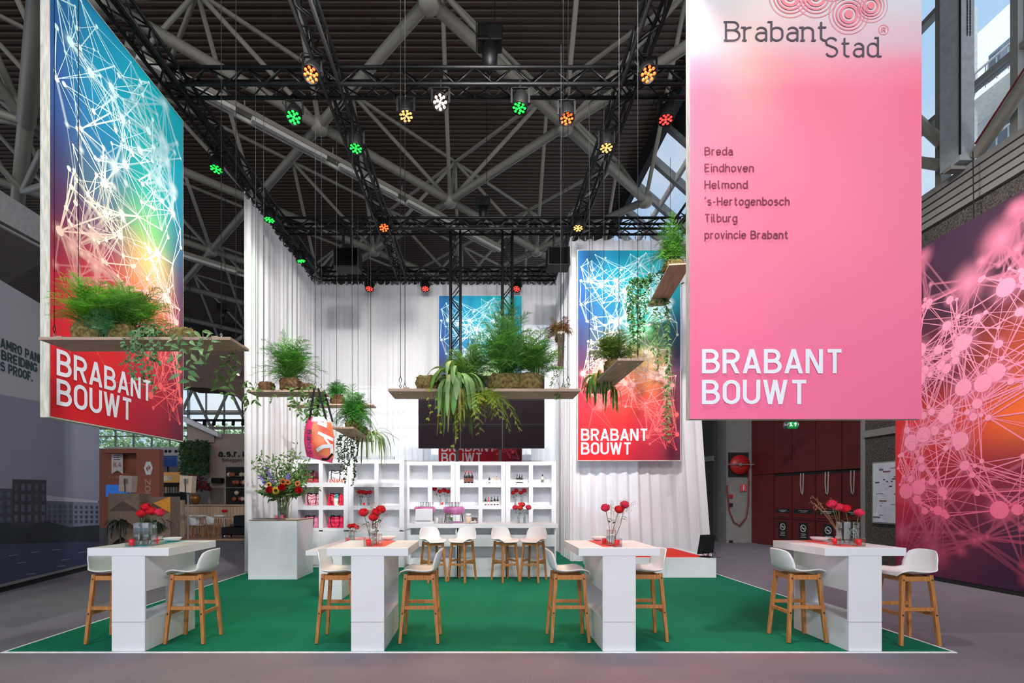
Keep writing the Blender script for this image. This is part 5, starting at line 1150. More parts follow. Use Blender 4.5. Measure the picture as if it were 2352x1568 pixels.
def ivy_leaf(mb, p, d, up, s_, col):
    """five-lobed leaf"""
    p = Vector(p); d = Vector(d).normalized(); x = d.cross(Vector(up)); x = x.normalized() if x.length > .01 else Vector((1, 0, 0)); n_ = x.cross(d); i = len(mb.v)
    pts = ((0, 0, 0), (-.28, .05, .03), (-.48, .38, -.05), (-.2, .42, .04), (-.26, .72, -.02), (0, 1.0, -.12), (.26, .72, -.02), (.2, .42, .04), (.48, .38, -.05), (.28, .05, .03)); mb.v.append(tuple(p+d*s_*.35)); mb.c.append(tuple(c*.85 for c in col))
    for a, b, c in pts: mb.v.append(tuple(p+x*a*s_+d*b*s_+n_*c*s_)); mb.c.append(col)
    for k in range(10): mb.f.append((i, i+1+k, i+1+(k+1) % 10))
def vine_plant(label, loc, vines, seed, leaf=.045, step=.035, pal=((40, 92, 40), (110, 160, 84)), kind='ivy', name='trailing_ivy', moss=None, mound=None):
    """vines: (dx, dy, out_x, out_y, rise, drop) start offset, outward reach, small rise then hanging length"""
    rnd = random.Random(seed); t = thing(name, label, 'plant', loc, 0, 'trailing vines on the hanging shelves'); st = MB(); lv = MB(); lo = lin(pal[0]); hi = lin(pal[1])
    if moss: moss_part(t, moss[0], moss[1], moss[2], seed)
    def put(p, d):
        f = rnd.random(); col = tuple(lo[i]*(1-f)+hi[i]*f for i in range(3)); s_ = leaf*rnd.uniform(.6, 1.15)
        if kind == 'ivy': ivy_leaf(lv, p, d, (rnd.uniform(-.4, .4), -1, rnd.uniform(0, .8)), s_, col)
        else: leaf_geo(lv, p, d, (rnd.uniform(-.3, .3), -1, .3), s_*1.3, s_*.55, .2, 3, col)
    for dx, dy, ox_, oy_, rise, drop in vines:
        n = max(4, int((abs(drop)+.15)/step)); pts = []; w1, w2 = rnd.uniform(0, 6), rnd.uniform(0, 6)
        for k in range(n+1):
            u = k/n; v = min(1, u/.25); h_ = rise*math.sin(min(1, u/.3)*PI)-(max(0, u-.12)/.88)*drop; pts.append(Vector((dx+ox_*v**.8+.025*math.sin(u*9+w1)*u, dy+oy_*v**.8+.02*math.sin(u*7+w2)*u, .02+h_)))
        st.tube(pts, .0022, 4, False)
        for k in range(1, n+1):
            for _ in range(rnd.choice((1, 1, 2))):
                a = rnd.uniform(0, 6.28); d = Vector((math.cos(a), math.sin(a)*.7-.35, rnd.uniform(-1.0, .1))); put(pts[k], d)
    if mound:
        for k in range(mound[3]):
            a = rnd.uniform(0, 6.28); e = rnd.random()**.5; x = mound[0]*e*math.cos(a); y = mound[1]*e*math.sin(a); z = mound[2]*(1-e*e)*rnd.uniform(.3, 1.1)+.01; put((x, y, z), (math.cos(a), math.sin(a)-.4, rnd.uniform(-.3, .6)))
    st.build('vine_stems', mat('vine_stem', (120, 108, 70), .7, 0, .1, 20), t); o = lv.build('leaves', M_ivy, t); o['kind'] = 'stuff'; return t
M_strap = mat('strap_leaf', (138, 176, 104), .45, 0, .22, 5, translucent=.2); M_strap_d = mat('strap_leaf_yellow', (150, 150, 62), .5, 0, .3, 6, translucent=.2); M_strap_g = mat('strap_leaf_green', (84, 138, 50), .45, 0, .25, 6, translucent=.25)
def strap_plant(label, loc, n, Lr, W, seed, mats, up=.5, name='strap_leaf_plant', bias=(0, -.3), moss=None, hang=1.0):
    rnd = random.Random(seed); t = thing(name, label, 'plant', loc, 0, 'strap-leaved plants on the hanging shelves')
    if moss: moss_part(t, moss[0], moss[1], moss[2], seed)
    for k in range(n):
        a = rnd.uniform(0, 2*PI); dx, dy = math.cos(a)+bias[0], math.sin(a)*.8+bias[1]; q_ = math.hypot(dx, dy) or 1; dx /= q_; dy /= q_
        L = rnd.uniform(*Lr); u_ = rnd.uniform(.15, 1)*up; out = rnd.uniform(.25, .6); w_ = W*rnd.uniform(.7, 1.25); mb = MB(); NS = 9; pts = []; ang = math.atan2(u_*2.2+.25, 1); p = Vector((dx*.03, dy*.03, (moss[2]*.8 if moss else .04))); pts.append(p.copy())
        for j in range(NS):
            ang -= (rnd.uniform(.12, .4)+.06*hang)*(1 if rnd.random() < .95 else 0); ang = max(ang, -1.5); p = p+Vector((dx*.72*math.cos(ang), dy*math.cos(ang), math.sin(ang)*1.1))*(L/NS); pts.append(p.copy())
        sx = Vector((-dy, dx, 0)); tw = rnd.uniform(-.6, .6)
        for j, c in enumerate(pts):
            f = j/NS; ww = w_*(.35+.65*math.sin(PI*min(1, f*.8+.15)))*(1 if f < .93 else .35)*(1+.12*math.sin(j*2.3+k)); s_ = Vector((sx.x, sx.y, tw*f*.5)).normalized(); dn = (pts[min(j+1, NS)]-pts[max(j-1, 0)]).normalized(); nn = s_.cross(dn)
            mb.v += [tuple(c-s_*ww/2+nn*ww*.12), tuple(c), tuple(c+s_*ww/2+nn*ww*.12)]
        for j in range(NS): b = 3*j; mb.f += [(b, b+1, b+4, b+3), (b+1, b+2, b+5, b+4)]
        mb.build('leaf', mats[k % len(mats)], t, True)
    return t
# ---- shelf 1, left front
z_ = 3.225; hang_shelf('long timber shelf of ferns before the left network banner', -4.535, 4.95, z_, 1.967, .4, 0); zs = z_+.03; Y = 5.14
fern('bright green fern at the left end of the left front shelf', 213, Y, zs, .33, .47, 62, 1, BR, (.31, .26, .19), .12); fern('wide fern in the middle of the left front shelf', 287, Y+.03, zs, .36, .44, 70, 2, ((50, 104, 46), (126, 190, 74)), (.26, .26, .18), .15, off=.06)
fern('blue-green fern tuft between the two ferns on the left front shelf', 232, Y-.08, zs, .2, .3, 20, 3, ((74, 140, 92), (126, 186, 126)), None, .3)
vine_plant('pale ivy mound spilling over the left front shelf', (Xa(355, Y-.02), Y-.02, zs), [(.02*k-.1, -.05, rx, -.14-.02*(k % 3), .06, dr) for k, (rx, dr) in enumerate(((-.06, .3), (-.02, .45), (.02, .38), (.05, .52), (.0, .25), (.1, .42), (-.1, .2), (.14, .3), (.08, .6)))], 3, .05, .032, ((56, 110, 70), (128, 178, 120)), mound=(.2, .13, .2, 130), moss=(.2, .18, .12))
moss_ball('round moss ball toward the right of the left front shelf', 423, Y, zs, .24, .22, .14, 4)
vine_plant('waxy-leaved vine hanging over the front of the left shelf', (Xa(455, Y-.1), Y-.1, zs), [(-.05, 0, -.05, -.13, .04, .42), (.0, 0, .0, -.14, .06, .55), (.06, 0, .05, -.12, .05, .3), (.1, 0, .1, -.1, .04, .2), (-.1, 0, -.1, -.12, .02, .25)], 5, .085, .06, ((80, 128, 74), (150, 186, 128)), 'leaf', 'waxy_vine')
vine_plant('dark waxy vine hanging behind the right end of the left shelf', (Xa(512, 5.3), 5.3, zs), [(-.02, 0, -.08, .1, .02, .5), (.02, 0, .0, .1, .02, .55), (.04, 0, .06, .1, .02, .35)], 6, .075, .055, ((56, 92, 44), (110, 150, 80)), 'leaf', 'waxy_vine')
# ---- shelf 2, centre front
z_ = 2.712; hang_shelf('long timber shelf before the video wall', -.966, 5.02, z_, 1.998, .4, 0); zs = z_+.03; Y = 5.22
moss_ball('round moss ball at left on the centre shelf', 983, Y-.04, zs, .24, .22, .16, 7)
fern('loose fern behind the strap leaves on the centre shelf', 1078, Y+.08, zs, .3, .42, 36, 8, ((60, 108, 40), (136, 180, 76)), (.2, .2, .14))
strap_plant('large pale strap-leaved plant draped over the centre shelf', (Xa(1046, Y-.08), Y-.08, zs+.05), 46, (.3, .72), .072, 9, (M_strap, M_strap, M_strap_g), .75, bias=(0, -.55))
strap_plant('yellowish strap leaves hanging below the centre shelf', (Xa(1050, Y+.02), Y-.24, zs-.05), 34, (.3, .6), .026, 19, (M_strap_d, M_strap_g, M_strap_d), .05, bias=(.1, -.1), hang=2)
fern('tallest fern right of the middle on the centre shelf', 1160, Y, zs, .38, .64, 78, 10, ((56, 110, 60), (120, 184, 78)), (.36, .28, .19), .25)
fern('upright fern at the right end of the centre shelf', 1214, Y+.02, zs, .32, .42, 46, 11, ((50, 106, 44), (112, 176, 74)), (.28, .26, .2), .2, off=.08)
fern('yellow fern hanging under the centre shelf', 1105, Y-.2, zs-.1, .32, .1, 24, 12, YL_, None, 5.5)
vine_plant('thin vine trailing from the right end of the centre shelf', (Xa(1262, Y), Y, zs), [(0, 0, .05, -.12, .08, .12), (.03, 0, .12, -.1, .2, -.05), (.0, 0, .1, -.05, .15, .1)], 13, .028, .03, BL, 'leaf', 'thin_vine'); vine_plant('curling vine below the left of the centre shelf', (Xa(1000, Y-.22), Y-.22, zs-.02), [(0, 0, -.06, -.02, .0, .32), (.1, 0, .12, -.02, .0, .6), (.03, 0, .0, 0, 0, .45)], 14, .04, .09, YL_, 'ivy')
# ---- shelf 3, left middle with the bag
z_ = 3.248; hang_shelf('short timber shelf holding the hanging bag', -3.656, 7.53, z_, 1.178, .38, 0); zs = z_+.03; Y = 7.7
fern('bushy dark fern on the shelf above the hanging bag', 668, Y, zs, .46, .62, 84, 20, DK, (.3, .28, .22), .3, mm=M_moss2)
moss_ball('brown moss block at left on the bag shelf', 613, Y, zs, .22, .2, .16, 21, M_moss2); moss_ball('small moss block at right on the bag shelf', 706, Y, zs, .18, .18, .14, 22, M_moss2)
vine_plant('leafy vine hanging from the left of the bag shelf', (Xa(603, Y-.1), Y-.1, zs), [(-.1, 0, -.1, -.1, .1, -.12), (-.06, 0, .02, -.12, .03, .22), (-.08, 0, -.1, -.12, .03, .3), (.1, 0, .12, -.12, .04, .2), (.25, 0, .25, -.1, .04, .32)], 23, .075, .05, ((50, 88, 34), (104, 146, 66)), 'leaf', 'leafy_vine')
vine_plant('leafy vine behind the handles of the hanging bag', (Xa(712, Y-.05), Y-.05, zs), [(-.05, 0, -.05, -.16, .05, .45), (.0, 0, .04, -.15, .06, .5), (.06, 0, .1, -.15, .06, .4), (.1, 0, .14, -.13, .08, .2), (-.1, 0, -.12, -.14, .04, .3), (0, .25, .0, .05, .02, .95), (-.05, .25, -.05, .05, .02, .75)], 24, .075, .045, ((56, 96, 44), (120, 160, 90)), 'leaf', 'leafy_vine')
# ---- shelf 4, far behind
z_ = 3.72; hang_shelf('long timber shelf hanging farthest back at left', -4.475, 11.1, z_, 1.985, .4, 0); zs = z_+.03; Y = 11.3
fern('small fern on the farthest left shelf', 775, Y, zs, .34, .36, 44, 30, ((40, 96, 40), (84, 160, 60)), (.3, .26, .24), .8, mm=M_moss2); fern('low fern tuft drooping off the farthest left shelf', 735, Y-.1, zs, .26, .2, 30, 31, ((40, 96, 40), (84, 150, 60)), None, 1.2)
vine_plant('green vine hanging from the farthest left shelf', (Xa(728, Y-.12), Y-.12, zs), [(-.1, 0, -.1, -.14, .03, .6), (0, 0, .02, -.14, .03, .7), (.1, 0, .1, -.14, .03, .5)], 32, .09, .05, ((44, 92, 40), (96, 150, 70)), 'leaf', 'leafy_vine', moss=(.18, .16, .12))
# ---- shelf 5, lengthwise left of centre
z_ = 2.758; sh = hang_shelf('lengthwise timber shelf with a fern right of the bag', -2.135, 8.1, z_, 2.0, .36, PI/2+.05); zs = z_+.03
fern('dense drooping fern on the lengthwise shelf beside the bag', 812, 8.7, zs, .36, .56, 84, 40, ((40, 96, 40), (92, 166, 60)), (.26, .3, .2), 1.0); moss_ball('moss block behind the fern on the lengthwise shelf', 830, 9.3, zs, .22, .22, .18, 41)
strap_plant('green strap leaves hanging off the far end of the lengthwise shelf', (Xa(851, 9.7), 9.7, zs+.02), 40, (.45, .95), .035, 42, (M_strap_g, M_strap), .5, bias=(.7, -.3))
vine_plant('small-leaved ivy curtain under the lengthwise shelf', (Xa(803, 9.2), 9.2, zs-.02), [(-.14+.04*k, .0, -.08+.02*k, 0, 0, d) for k, d in enumerate((.5, .75, .9, .7, .6, .95, .5))], 43, .05, .03, ((32, 60, 30), (84, 116, 62)), 'ivy')
# ---- shelf 6, lengthwise right of centre
z_ = 3.329; hang_shelf('lengthwise timber shelf right of the centre shelf', 2.06, 6.08, z_, 1.95, .34, PI/2); zs = z_+.03
fern('bushy fern on the lengthwise shelf right of centre', 1408, 6.75, zs, .33, .4, 62, 50, ((46, 96, 34), (110, 150, 56)), (.22, .26, .16), .4); strap_plant('yellow-green strap plant at the far end of the right centre shelf', (Xa(1375, 7.5), 7.5, zs+.05), 52, (.3, .6), .034, 51, (M_strap_g, M_strap_d, M_strap_g), .6, bias=(-.6, -.2))
strap_plant('strap leaves hanging under the right centre shelf', (Xa(1405, 7.6), 7.6, z_-.02), 16, (.3, .5), .03, 52, (M_strap_g,), .02, bias=(.2, 0), hang=2.5)
# ---- shelf 7, upper right
z_ = 5.964; hang_shelf('highest timber shelf beside the pink banner', 3.93, 9.03, z_, 2.0, .4, PI/2-.14); zs = z_+.03
fern('tall fern on the highest shelf beside the pink banner', 1546, 9.35, zs, .36, .78, 90, 60, DK, (.34, .34, .16), .5)
vine_plant('dense ivy mat hanging from the highest shelf', (Xa(1508, 9.9), 9.9, zs), [(-.1-.03*k, -.05+.06*(k % 4), -.12-.02*(k % 5), -.05, .06, d) for k, d in enumerate((.7, 1.0, .8, 1.2, .9, 1.4, .6, 1.1, 1.3, .8, 1.6, .7))], 61, .06, .03, ((26, 72, 30), (72, 130, 54)), 'ivy', mound=(.25, .4, .2, 160))
vine_plant('long pale vines dangling far below the highest shelf', (Xa(1522, 10.6), 10.6, z_-.02), [(-.05, 0, -.06, 0, 0, 1.5), (.06, 0, .04, 0, 0, 2.6), (.0, 0, .1, 0, 0, 3.1), (.14, -.6, .2, -.1, .1, .7), (-.1, 0, -.1, 0, 0, 1.2)], 62, .085, .055, ((60, 110, 56), (130, 172, 100)), 'leaf', 'waxy_vine')
# ---- shelf 8, narrow
z_ = 3.905; hang_shelf('narrow timber shelf with a reddish plant left of the right banner', 1.17, 6.76, z_, 1.95, .1, PI/2-.16, cables=((0, 0), (1, 1))); zs = z_+.03
fern('reddish brown feathery plant on the narrow shelf', 1284, 7.2, zs, .2, .26, 40, 70, RD, (.1, .2, .08), .8); vine_plant('sparse vine hanging from the narrow shelf', (Xa(1282, 8.0), 8.0, zs), [(-.03, 0, -.06, 0, .02, .5), (0, 0, -.02, 0, .02, .35)], 71, .04, .04, ((90, 80, 50), (120, 140, 80)), 'leaf', 'thin_vine')
# small sprig below the pink banner
vine_plant('green sprig peeping out below the pink banner', (Xa(1664, 5.6), 5.6, Za(952, 5.6)), [(0, 0, .02, 0, 0, .1), (-.02, 0, -.02, 0, 0, .08)], 72, .02, .02, BR, 'leaf', 'thin_vine')
# ------------------------------------------------------------------ hanging printed bag
BW, BHt = 72*7.5/F, 98*7.5/F; bx0 = Xa(697, 7.5); bz0 = Za(1056, 7.5)
bg = thing('hanging_bag', 'pink and orange printed bag hanging from the short shelf', 'bag', (bx0+BW/2, 7.48, bz0))
def bagfn(side):
    def fn(u, v):
        s_ = 2*u-1; w_ = BW/2*(.62+.38*math.sin(PI*min(1, .2+.75*v))**.8)*(1-.2*max(0, v-.8)*3); e = (1-abs(s_)**2.5)*math.sin(PI*(.1+.85*v))**.6
        return (s_*w_-.03*(1-v)*(s_ < 0)*s_, side*.11*e*(1+.12*math.sin(9*u+7*v)+.1*math.sin(14*v-5*u)), v*BHt-.05*(1-v)*max(0, s_)**1+.05*(1-v)*(s_ < 0)*abs(s_))
    return fn
q = MB()
for sd in (-1, 1):
    q.grid(bagfn(sd), 22, 22)
    for a in range(23):
        for b in range(23):
            u, v = a/22, b/22; c = (232, 62, 120) if u < .33 else ((242, 132, 92) if (math.sin(u*9+v*6) > -.2) else (236, 104, 84))
            if u > .33 and v < .12: c = (226, 90, 112)
            if v > .9 and u > .25: c = (240, 226, 232)
            q.c.append(lin(c))
q.build('bag_body', M_bagp, bg, True)
bf = bagfn(-1); onb = lambda u, v: (bf(u, v)[0], bf(u, v)[1]-.004, bf(u, v)[2])
q = MB()
def dense(pl): return [pl[0]]+[(pl[i][0]+(pl[i+1][0]-pl[i][0])*k/6, pl[i][1]+(pl[i+1][1]-pl[i][1])*k/6) for i in range(len(pl)-1) for k in range(1, 7)]
ribbon(q, dense([(.55, .62), (.98, .5)]), .075, onb); ribbon(q, dense([(.5, .2), (.72, .32), (.93, .36), (.95, .18)]), .08, onb); ribbon(q, dense([(.72, .56), (.9, .36)]), .06, onb); ribbon(q, dense([(.52, .86), (.8, .8), (.85, .95)]), .09, onb); q.build('white_letter_print', M_whitetxt, bg)
q = MB(); text_mb(q, 'ilburg', lambda a, b: onb(.29-b, a), .2, .56, t=.13, x0=.1, y0=.0); q.build('lettering', M_darktxt, bg)
q = MB(); ribbon(q, dense([(.65, .03), (.85, .06), (.97, .2)]), .05, onb); q.build('black_print', M_black, bg)
for xs_ in ((-.06, -.0, -.13, .17), (.04, .02, .13, .17)):
    pass
hz = z_ = 3.248+.035-bz0
for s_, yo in ((-1, -.05), (1, .09)):
    o_ = .0 if s_ < 0 else .07
    a = (-.13+o_, yo*.6, BHt*.93); b = (.13+o_, yo*.6, BHt*.9)
    q = MB(); cx = -.02+o_*.6; q.bar(a, (cx-.0-.03, yo+.0, hz), .012, .03, (1, 0, 0)); q.bar(b, (cx+.03, yo, hz), .012, .03, (1, 0, 0)); q.build('handle', M_black, bg)
# ------------------------------------------------------------------ big bouquet on the counter
bp = Vector((Xa(650, 9.95), 9.95, 1.166)); round_vase(bp, .105, .38, 'big glass vase on the left counter', .6, 1.12)
bq = thing('bouquet', 'large mixed bouquet with sunflowers on the left counter', 'bouquet', bp+Vector((0, 0, .02)))
rnd = random.Random(77); o0 = bq.location.copy()
stalk = MB(); M_fol = attr_mat('bouquet_leaf', rough=.55, translucent=.3, var=.1); fol = MB()
def tgt(px, py, dy=0.0): return at(px, py, 9.95+dy)-o0
ends = [tgt(rnd.uniform(590, 715), rnd.uniform(1040, 1135), rnd.uniform(-.2, .2)) for _ in range(52)]+[tgt(680, 1020), tgt(668, 1035), tgt(676, 1050), tgt(590, 1075), tgt(578, 1062), tgt(640, 1050), tgt(715, 1095), tgt(735, 1120), tgt(600, 1130), tgt(622, 1150), tgt(665, 1070), tgt(660, 1090)]
for e in ends:
    st_ = Vector((rnd.uniform(-.06, .06), rnd.uniform(-.06, .06), 0)); m_ = Vector((e.x*.25, e.y*.25, .4)); stalk.tube([st_, m_, m_.lerp(e, .5)+Vector((0, 0, .05)), e], .004, 5, False)
    f = rnd.random(); lo, hi = lin((58, 92, 44)), lin((120, 150, 84)); col = tuple(lo[i]*(1-f)+hi[i]*f for i in range(3))
    for k in range(22):
        p_ = m_.lerp(e, .15+.85*k/21)+Vector((rnd.uniform(-.03, .03), rnd.uniform(-.03, .03), rnd.uniform(-.02, .05))); leaf_geo(fol, p_, (rnd.uniform(-1, 1), rnd.uniform(-1, .3), rnd.uniform(-.5, .8)), (0, -1, .5), rnd.uniform(.05, .11), rnd.uniform(.02, .045), .15, 3, tuple(min(1, c*rnd.uniform(.8, 1.2)) for c in col))
stalk.build('stems', M_stem, bq); fol.build('foliage', M_fol, bq)['kind'] = 'stuff'
M_sunp = mat('sunflower_petal', (240, 190, 40), .5, 0, .12, 20, translucent=.2); M_sunc = mat('sunflower_disc', (52, 30, 22), .9, 0, .2, 60, .5); M_sunp2 = mat('rust_petal', (196, 104, 36), .5, 0, .2, 20)
for px, py, s_, mm in ((633, 1126, .085, M_sunp), (650, 1106, .075, M_sunp2), (617, 1113, .06, M_sunp), (661, 1107, .06, M_sunp2), (683, 1110, .065, M_sunp2)):
    c = tgt(px, py, -.22); h_ = bpy.data.objects.new('sunflower', None); C.objects.link(h_); h_.parent = bq; h_.location = c; h_.rotation_euler = (rnd.uniform(-.2, .2), 0, rnd.uniform(-.3, .3))
    q = MB()
    for k in range(18): a = 2*PI*k/18; leaf_geo(q, (.4*s_*math.cos(a), 0, .4*s_*math.sin(a)), (math.cos(a), -.15, math.sin(a)), (0, -1, 0), s_*.62, s_*.24, .1, 3)
    q.build('petals', mm, h_); MB().lathe([(.001, .014), (s_*.25, .012), (s_*.42, 0)], 16).build('disc', M_sunc, h_, True, rot=(PI/2, 0, 0))
for k, (px, py) in enumerate(((620, 1126), (647, 1121), (684, 1127))): o = part('rose_bloom', ROSE[0], None, bq, tgt(px, py, -.22), (1.1, 0, .4*k)); o.scale = (1.7,)*3
M_pur = mat('purple_delphinium', (124, 106, 190), .6, 0, .2, 30)
for px0, py0, px1, py1 in ((610, 1072, 628, 1108), (662, 1088, 660, 1106), (598, 1092, 612, 1112)):
    q = MB(); a, b = tgt(px0, py0, -.15), tgt(px1, py1, -.15)
    for k in range(26):
        p_ = a.lerp(b, k/25)+Vector((rnd.uniform(-.025, .025),)*3)*(.4+k/25)
        for j in range(4): an = rnd.uniform(0, 6.28); leaf_geo(q, p_, (math.cos(an), -.5, math.sin(an)), (0, -1, 0), .026, .02, .2, 2)
    q.build('purple_spike', M_pur, bq)
dry_grass(bp+Vector((0, 0, .3)), at(598, 1050, 9.95), .3, 'wispy grass at the left of the big bouquet', 10, 12); dry_grass(bp+Vector((0, 0, .3)), at(705, 1085, 9.95), .3, 'wispy grass at the right of the big bouquet', 12, 13)
# ================================================================== background at the far left
def slab(name, px0, py0, px1, py1, Y, dep, m, parent=None, bevel=0):
    a = at(px0, py1, Y); b = at(px1, py0, Y); o = MB().box(a.x, Y, a.z, b.x, Y+dep, b.z).build(name, m, None, bevel=bevel)
    if parent: o.parent = parent; o.matrix_parent_inverse = Matrix.Translation(-parent.location)
    return o
def bthing(name, label, cat, px, py, Y): return thing(name, label, cat, at(px, py, Y))
M_terra = mat('terracotta_panel', (150, 78, 52), .6, 0, .05, 2); M_taupe = mat('taupe_wall', (150, 132, 118), .6, 0, .04, 2); M_ash = mat('ash_boards', (196, 164, 134), .55, 0, .1, 5, stretch=(8, 8, .4)); M_felt = mat('brown_felt', (124, 104, 88), .9, 0, .08, 10)
def fl(Y): return VY+H*F/Y
# distant glazing with trees behind
wf = thing('window_2', 'distant glazed end wall of the hall with trees outside', 'window', (0, 40, 0)); wf['kind'] = 'structure'
pane = MB().box(-.68, 0, 0, .68, .02, 1.9).mesh('pane'); pane.materials.append(M_win); mul = MB().box(-.05, -.06, 4.5, .05, .06, 10.9).mesh('mullion'); mul.materials.append(M_tube)
for k in range(26):
    x = -34+k*1.5; part('mullion', mul, None, wf, (x-.75, 0, 0))
    for z in (4.6, 6.7, 8.8): part('pane', pane, None, wf, (x, 0, z))
for z in (4.5, 6.55, 8.65, 10.75): MB().box(-35, -.06, z, 5, .06, z+.1).build('transom', M_tube, wf)
for k in range(12):
    tube_part('truss_diagonal', (-34+k*3, -.6, 7.2), (-32.5+k*3, -.6, 10.4), .12, M_tube, wf); tube_part('truss_diagonal', (-32.5+k*3, -.6, 10.4), (-31+k*3, -.6, 7.2), .12, M_tube, wf)
for z in (7.2, 10.4, 8.4): tube_part('truss_chord', (-36, -.6, z), (4, -.6, z), .12, M_tube, wf)
struct(MB().box(-60, 40, 0, 8, 40.4, 4.5).build('wall_far', mat('far_wall', (120, 112, 108), .8))); struct(MB().box(-60, 40, 10.9, -2, 40.4, 16).build('wall_far_upper', M_dark))
def tree(label, x, y, h_, r_, seed, lo, hi):
    rnd = random.Random(seed); t = thing('tree', label, 'tree', (x, y, 0), 0, 'trees outside the hall'); MB().tube([(0, 0, 0), (.2, 0, h_*.4), (0, 0, h_*.75)], [.3, .22, .08], 8).build('trunk', mat('bark', (90, 76, 62), .9), t, True); q = MB(); lo = lin(lo); hi = lin(hi)
    for k in range(2600):
        a = rnd.uniform(0, 6.28); b = math.asin(rnd.uniform(-1, 1)); e = rnd.random()**.4; p_ = Vector((r_*e*math.cos(a)*math.cos(b), r_*e*math.sin(a)*math.cos(b), h_*.62+h_*.38*e*math.sin(b))); d = Vector((rnd.uniform(-1, 1), rnd.uniform(-1, 1), rnd.uniform(-1, 1))); f = rnd.random(); leaf_geo(q, p_, d, (0, 0, 1), .5, .3, .1, 2, tuple(lo[i]*(1-f)+hi[i]*f for i in range(3)))
    q.build('crown', M_ivy, t)['kind'] = 'stuff'
for k, (x, y, h_, r_) in enumerate(((-37, 50, 10, 5), (-30.5, 52, 9.5, 4.2), (-25.5, 49, 9, 3.6), (-20.5, 53, 9.6, 4.2), (-14, 51, 9, 4))): tree(('leftmost tree outside the distant window', 'second tree outside the distant window', 'third tree outside the distant window', 'fourth tree outside the distant window', 'tree outside behind the back curtain')[k], x, y, h_, r_, 90+k, (96, 140, 84), (200, 224, 160))
# terracotta stand
ts = bthing('terracotta_stand', 'terracotta-coloured stand with a score pennant', 'stand', 270, fl(24), 24); 
slab('back_wall', 200, 1030, 314, fl(25), 25, .2, M_terra, ts); slab('lintel', 232, 1030, 314, 1040, 24, .6, M_terra, ts)
pn = bthing('pennant', 'pale pennant reading 8,4 on the terracotta wall', 'pennant', 269, 1088, 24.8); a = at(256, 1035, 24.8)-pn.location; b = at(282, 1088, 24.8)-pn.location; n_ = at(269, 1080, 24.8)-pn.location
MB().prism([(a.x, a.z), (a.x, b.z), (0, n_.z), (b.x, b.z), (b.x, a.z)], (0, .02, 0)).build('cloth', mat('pennant_pale', (214, 202, 196), .7), pn)
text_part('8,4', lambda x, z: (x, -.006, z), 11*24.8/F, mat('pennant_red', (176, 70, 56), .6), pn, x0=(260.5-269)*24.8/F, y0=(1088-1072)*24.8/F, width=17*24.8/F)
for k in range(3): MB().box((261-269)*24.8/F, -.008, (1088-1046-5*k)*24.8/F, (277-269-k % 2*3)*24.8/F, -.004, (1088-1046-5*k+2)*24.8/F).build('small_print', M_darktxt, pn)
st = bthing('stand_lettering', 'pale letters STATON on the terracotta wall', 'sign', 249, 1099, 24.9); text_part('STATON', lambda x, z: (x, -.0, z), 6*24.9/F, mat('pale_terra', (190, 140, 120), .6), st, width=26*24.9/F, name='letters')
tp = bthing('logo_panel', 'terracotta panel with a white hexagon logo', 'stand panel', 340, fl(22), 22); slab('panel', 313, 1031, 366, fl(22), 22, .3, M_terra, tp)
hx = MB(); c_ = at(341, 1075, 21.98)-tp.location; s_ = 10*22/F
hx.prism([(c_.x-s_*.5, c_.z+s_*1.5), (c_.x+s_*.5, c_.z+s_*1.5), (c_.x+s_, c_.z), (c_.x+s_*.5, c_.z-s_*1.5), (c_.x-s_*.5, c_.z-s_*1.5), (c_.x-s_, c_.z)], (0, -.03, 0), (0, -.001, 0)); hx.build('hexagon', mat('logo_white', (216, 214, 210), .5), tp)
for sg in (-1, 1): q = MB(); q.prism([(c_.x+sg*.02, c_.z+sg*.16), (c_.x+sg*.1, c_.z+sg*.02), (c_.x+sg*.02, c_.z-sg*.1)], (0, -.012, 0), (0, -.032, 0)); q.build('logo_notch', M_terra, tp)
text_part('ZON', lambda x, z: (at(340, 1100, 22).x-tp.location.x-.14+z, -.006, at(340, 1100, 22).z-tp.location.z-x), .26, mat('pale_terra', (190, 140, 120), .6), tp, width=.85)
sb = bthing('blue_screen', 'lit blue screen on the terracotta stand', 'screen', 270, 1140, 24.94); slab('display', 243, 1113, 300, 1140, 24.94, .05, mat('blue_display', (20, 80, 160), .3, emit=.6), sb)
sb = bthing('blue_screen', 'high dark blue screen beside the hexagon panel', 'screen', 386, 1070, 27); slab('display', 366, 1047, 406, 1071, 27, .08, mat('navy_display', (30, 58, 110), .3, emit=.3), sb); slab('post', 384, 1071, 386, fl(27), 27, .08, M_black, sb)
vt = bthing('roof_duct', 'white duct with black round outlets above the stands', 'duct', 390, 1045, 30); slab('duct_body', 240, 1026, 424, 1046, 30, .5, mat('white_duct', (190, 188, 184), .6), vt)
for k, px in enumerate((352, 365, 381, 390, 404, 413)): o = MB().lathe([(.001, .02), (.085, .02), (.1, 0)], 14).build('outlet', M_dark, vt, True, rot=(PI/2, 0, 0)); o.location = at(px, 1036, 29.97)-vt.location
ms = bthing('yellow_sign', 'warm yellow sign reading MBO in white', 'sign', 388, 1108, 25.5); slab('panel', 365, 1084, 413, 1108, 25.5, .15, mat('yellow_sign', (186, 132, 60), .5, emit=.25), ms)
text_part('MBO', lambda x, z: (x, -.012, z), 11*25.5/F, M_whitetxt, ms, x0=(366-388)*25.5/F, y0=(1108-1103)*25.5/F, width=28*25.5/F, t=.22)
js = bthing('orange_sign', 'small orange letters JU above the yellow sign', 'sign', 411, 1074, 25.5); MB().box(0, .01, -10*25.5/F, .04, .04, 0).build('post', M_black, js); text_part('JU', lambda x, z: (x, 0, z), 6*25.5/F, mat('orange_letters', (240, 130, 40), .5, emit=.8), js, width=9*27/F, name='letters')
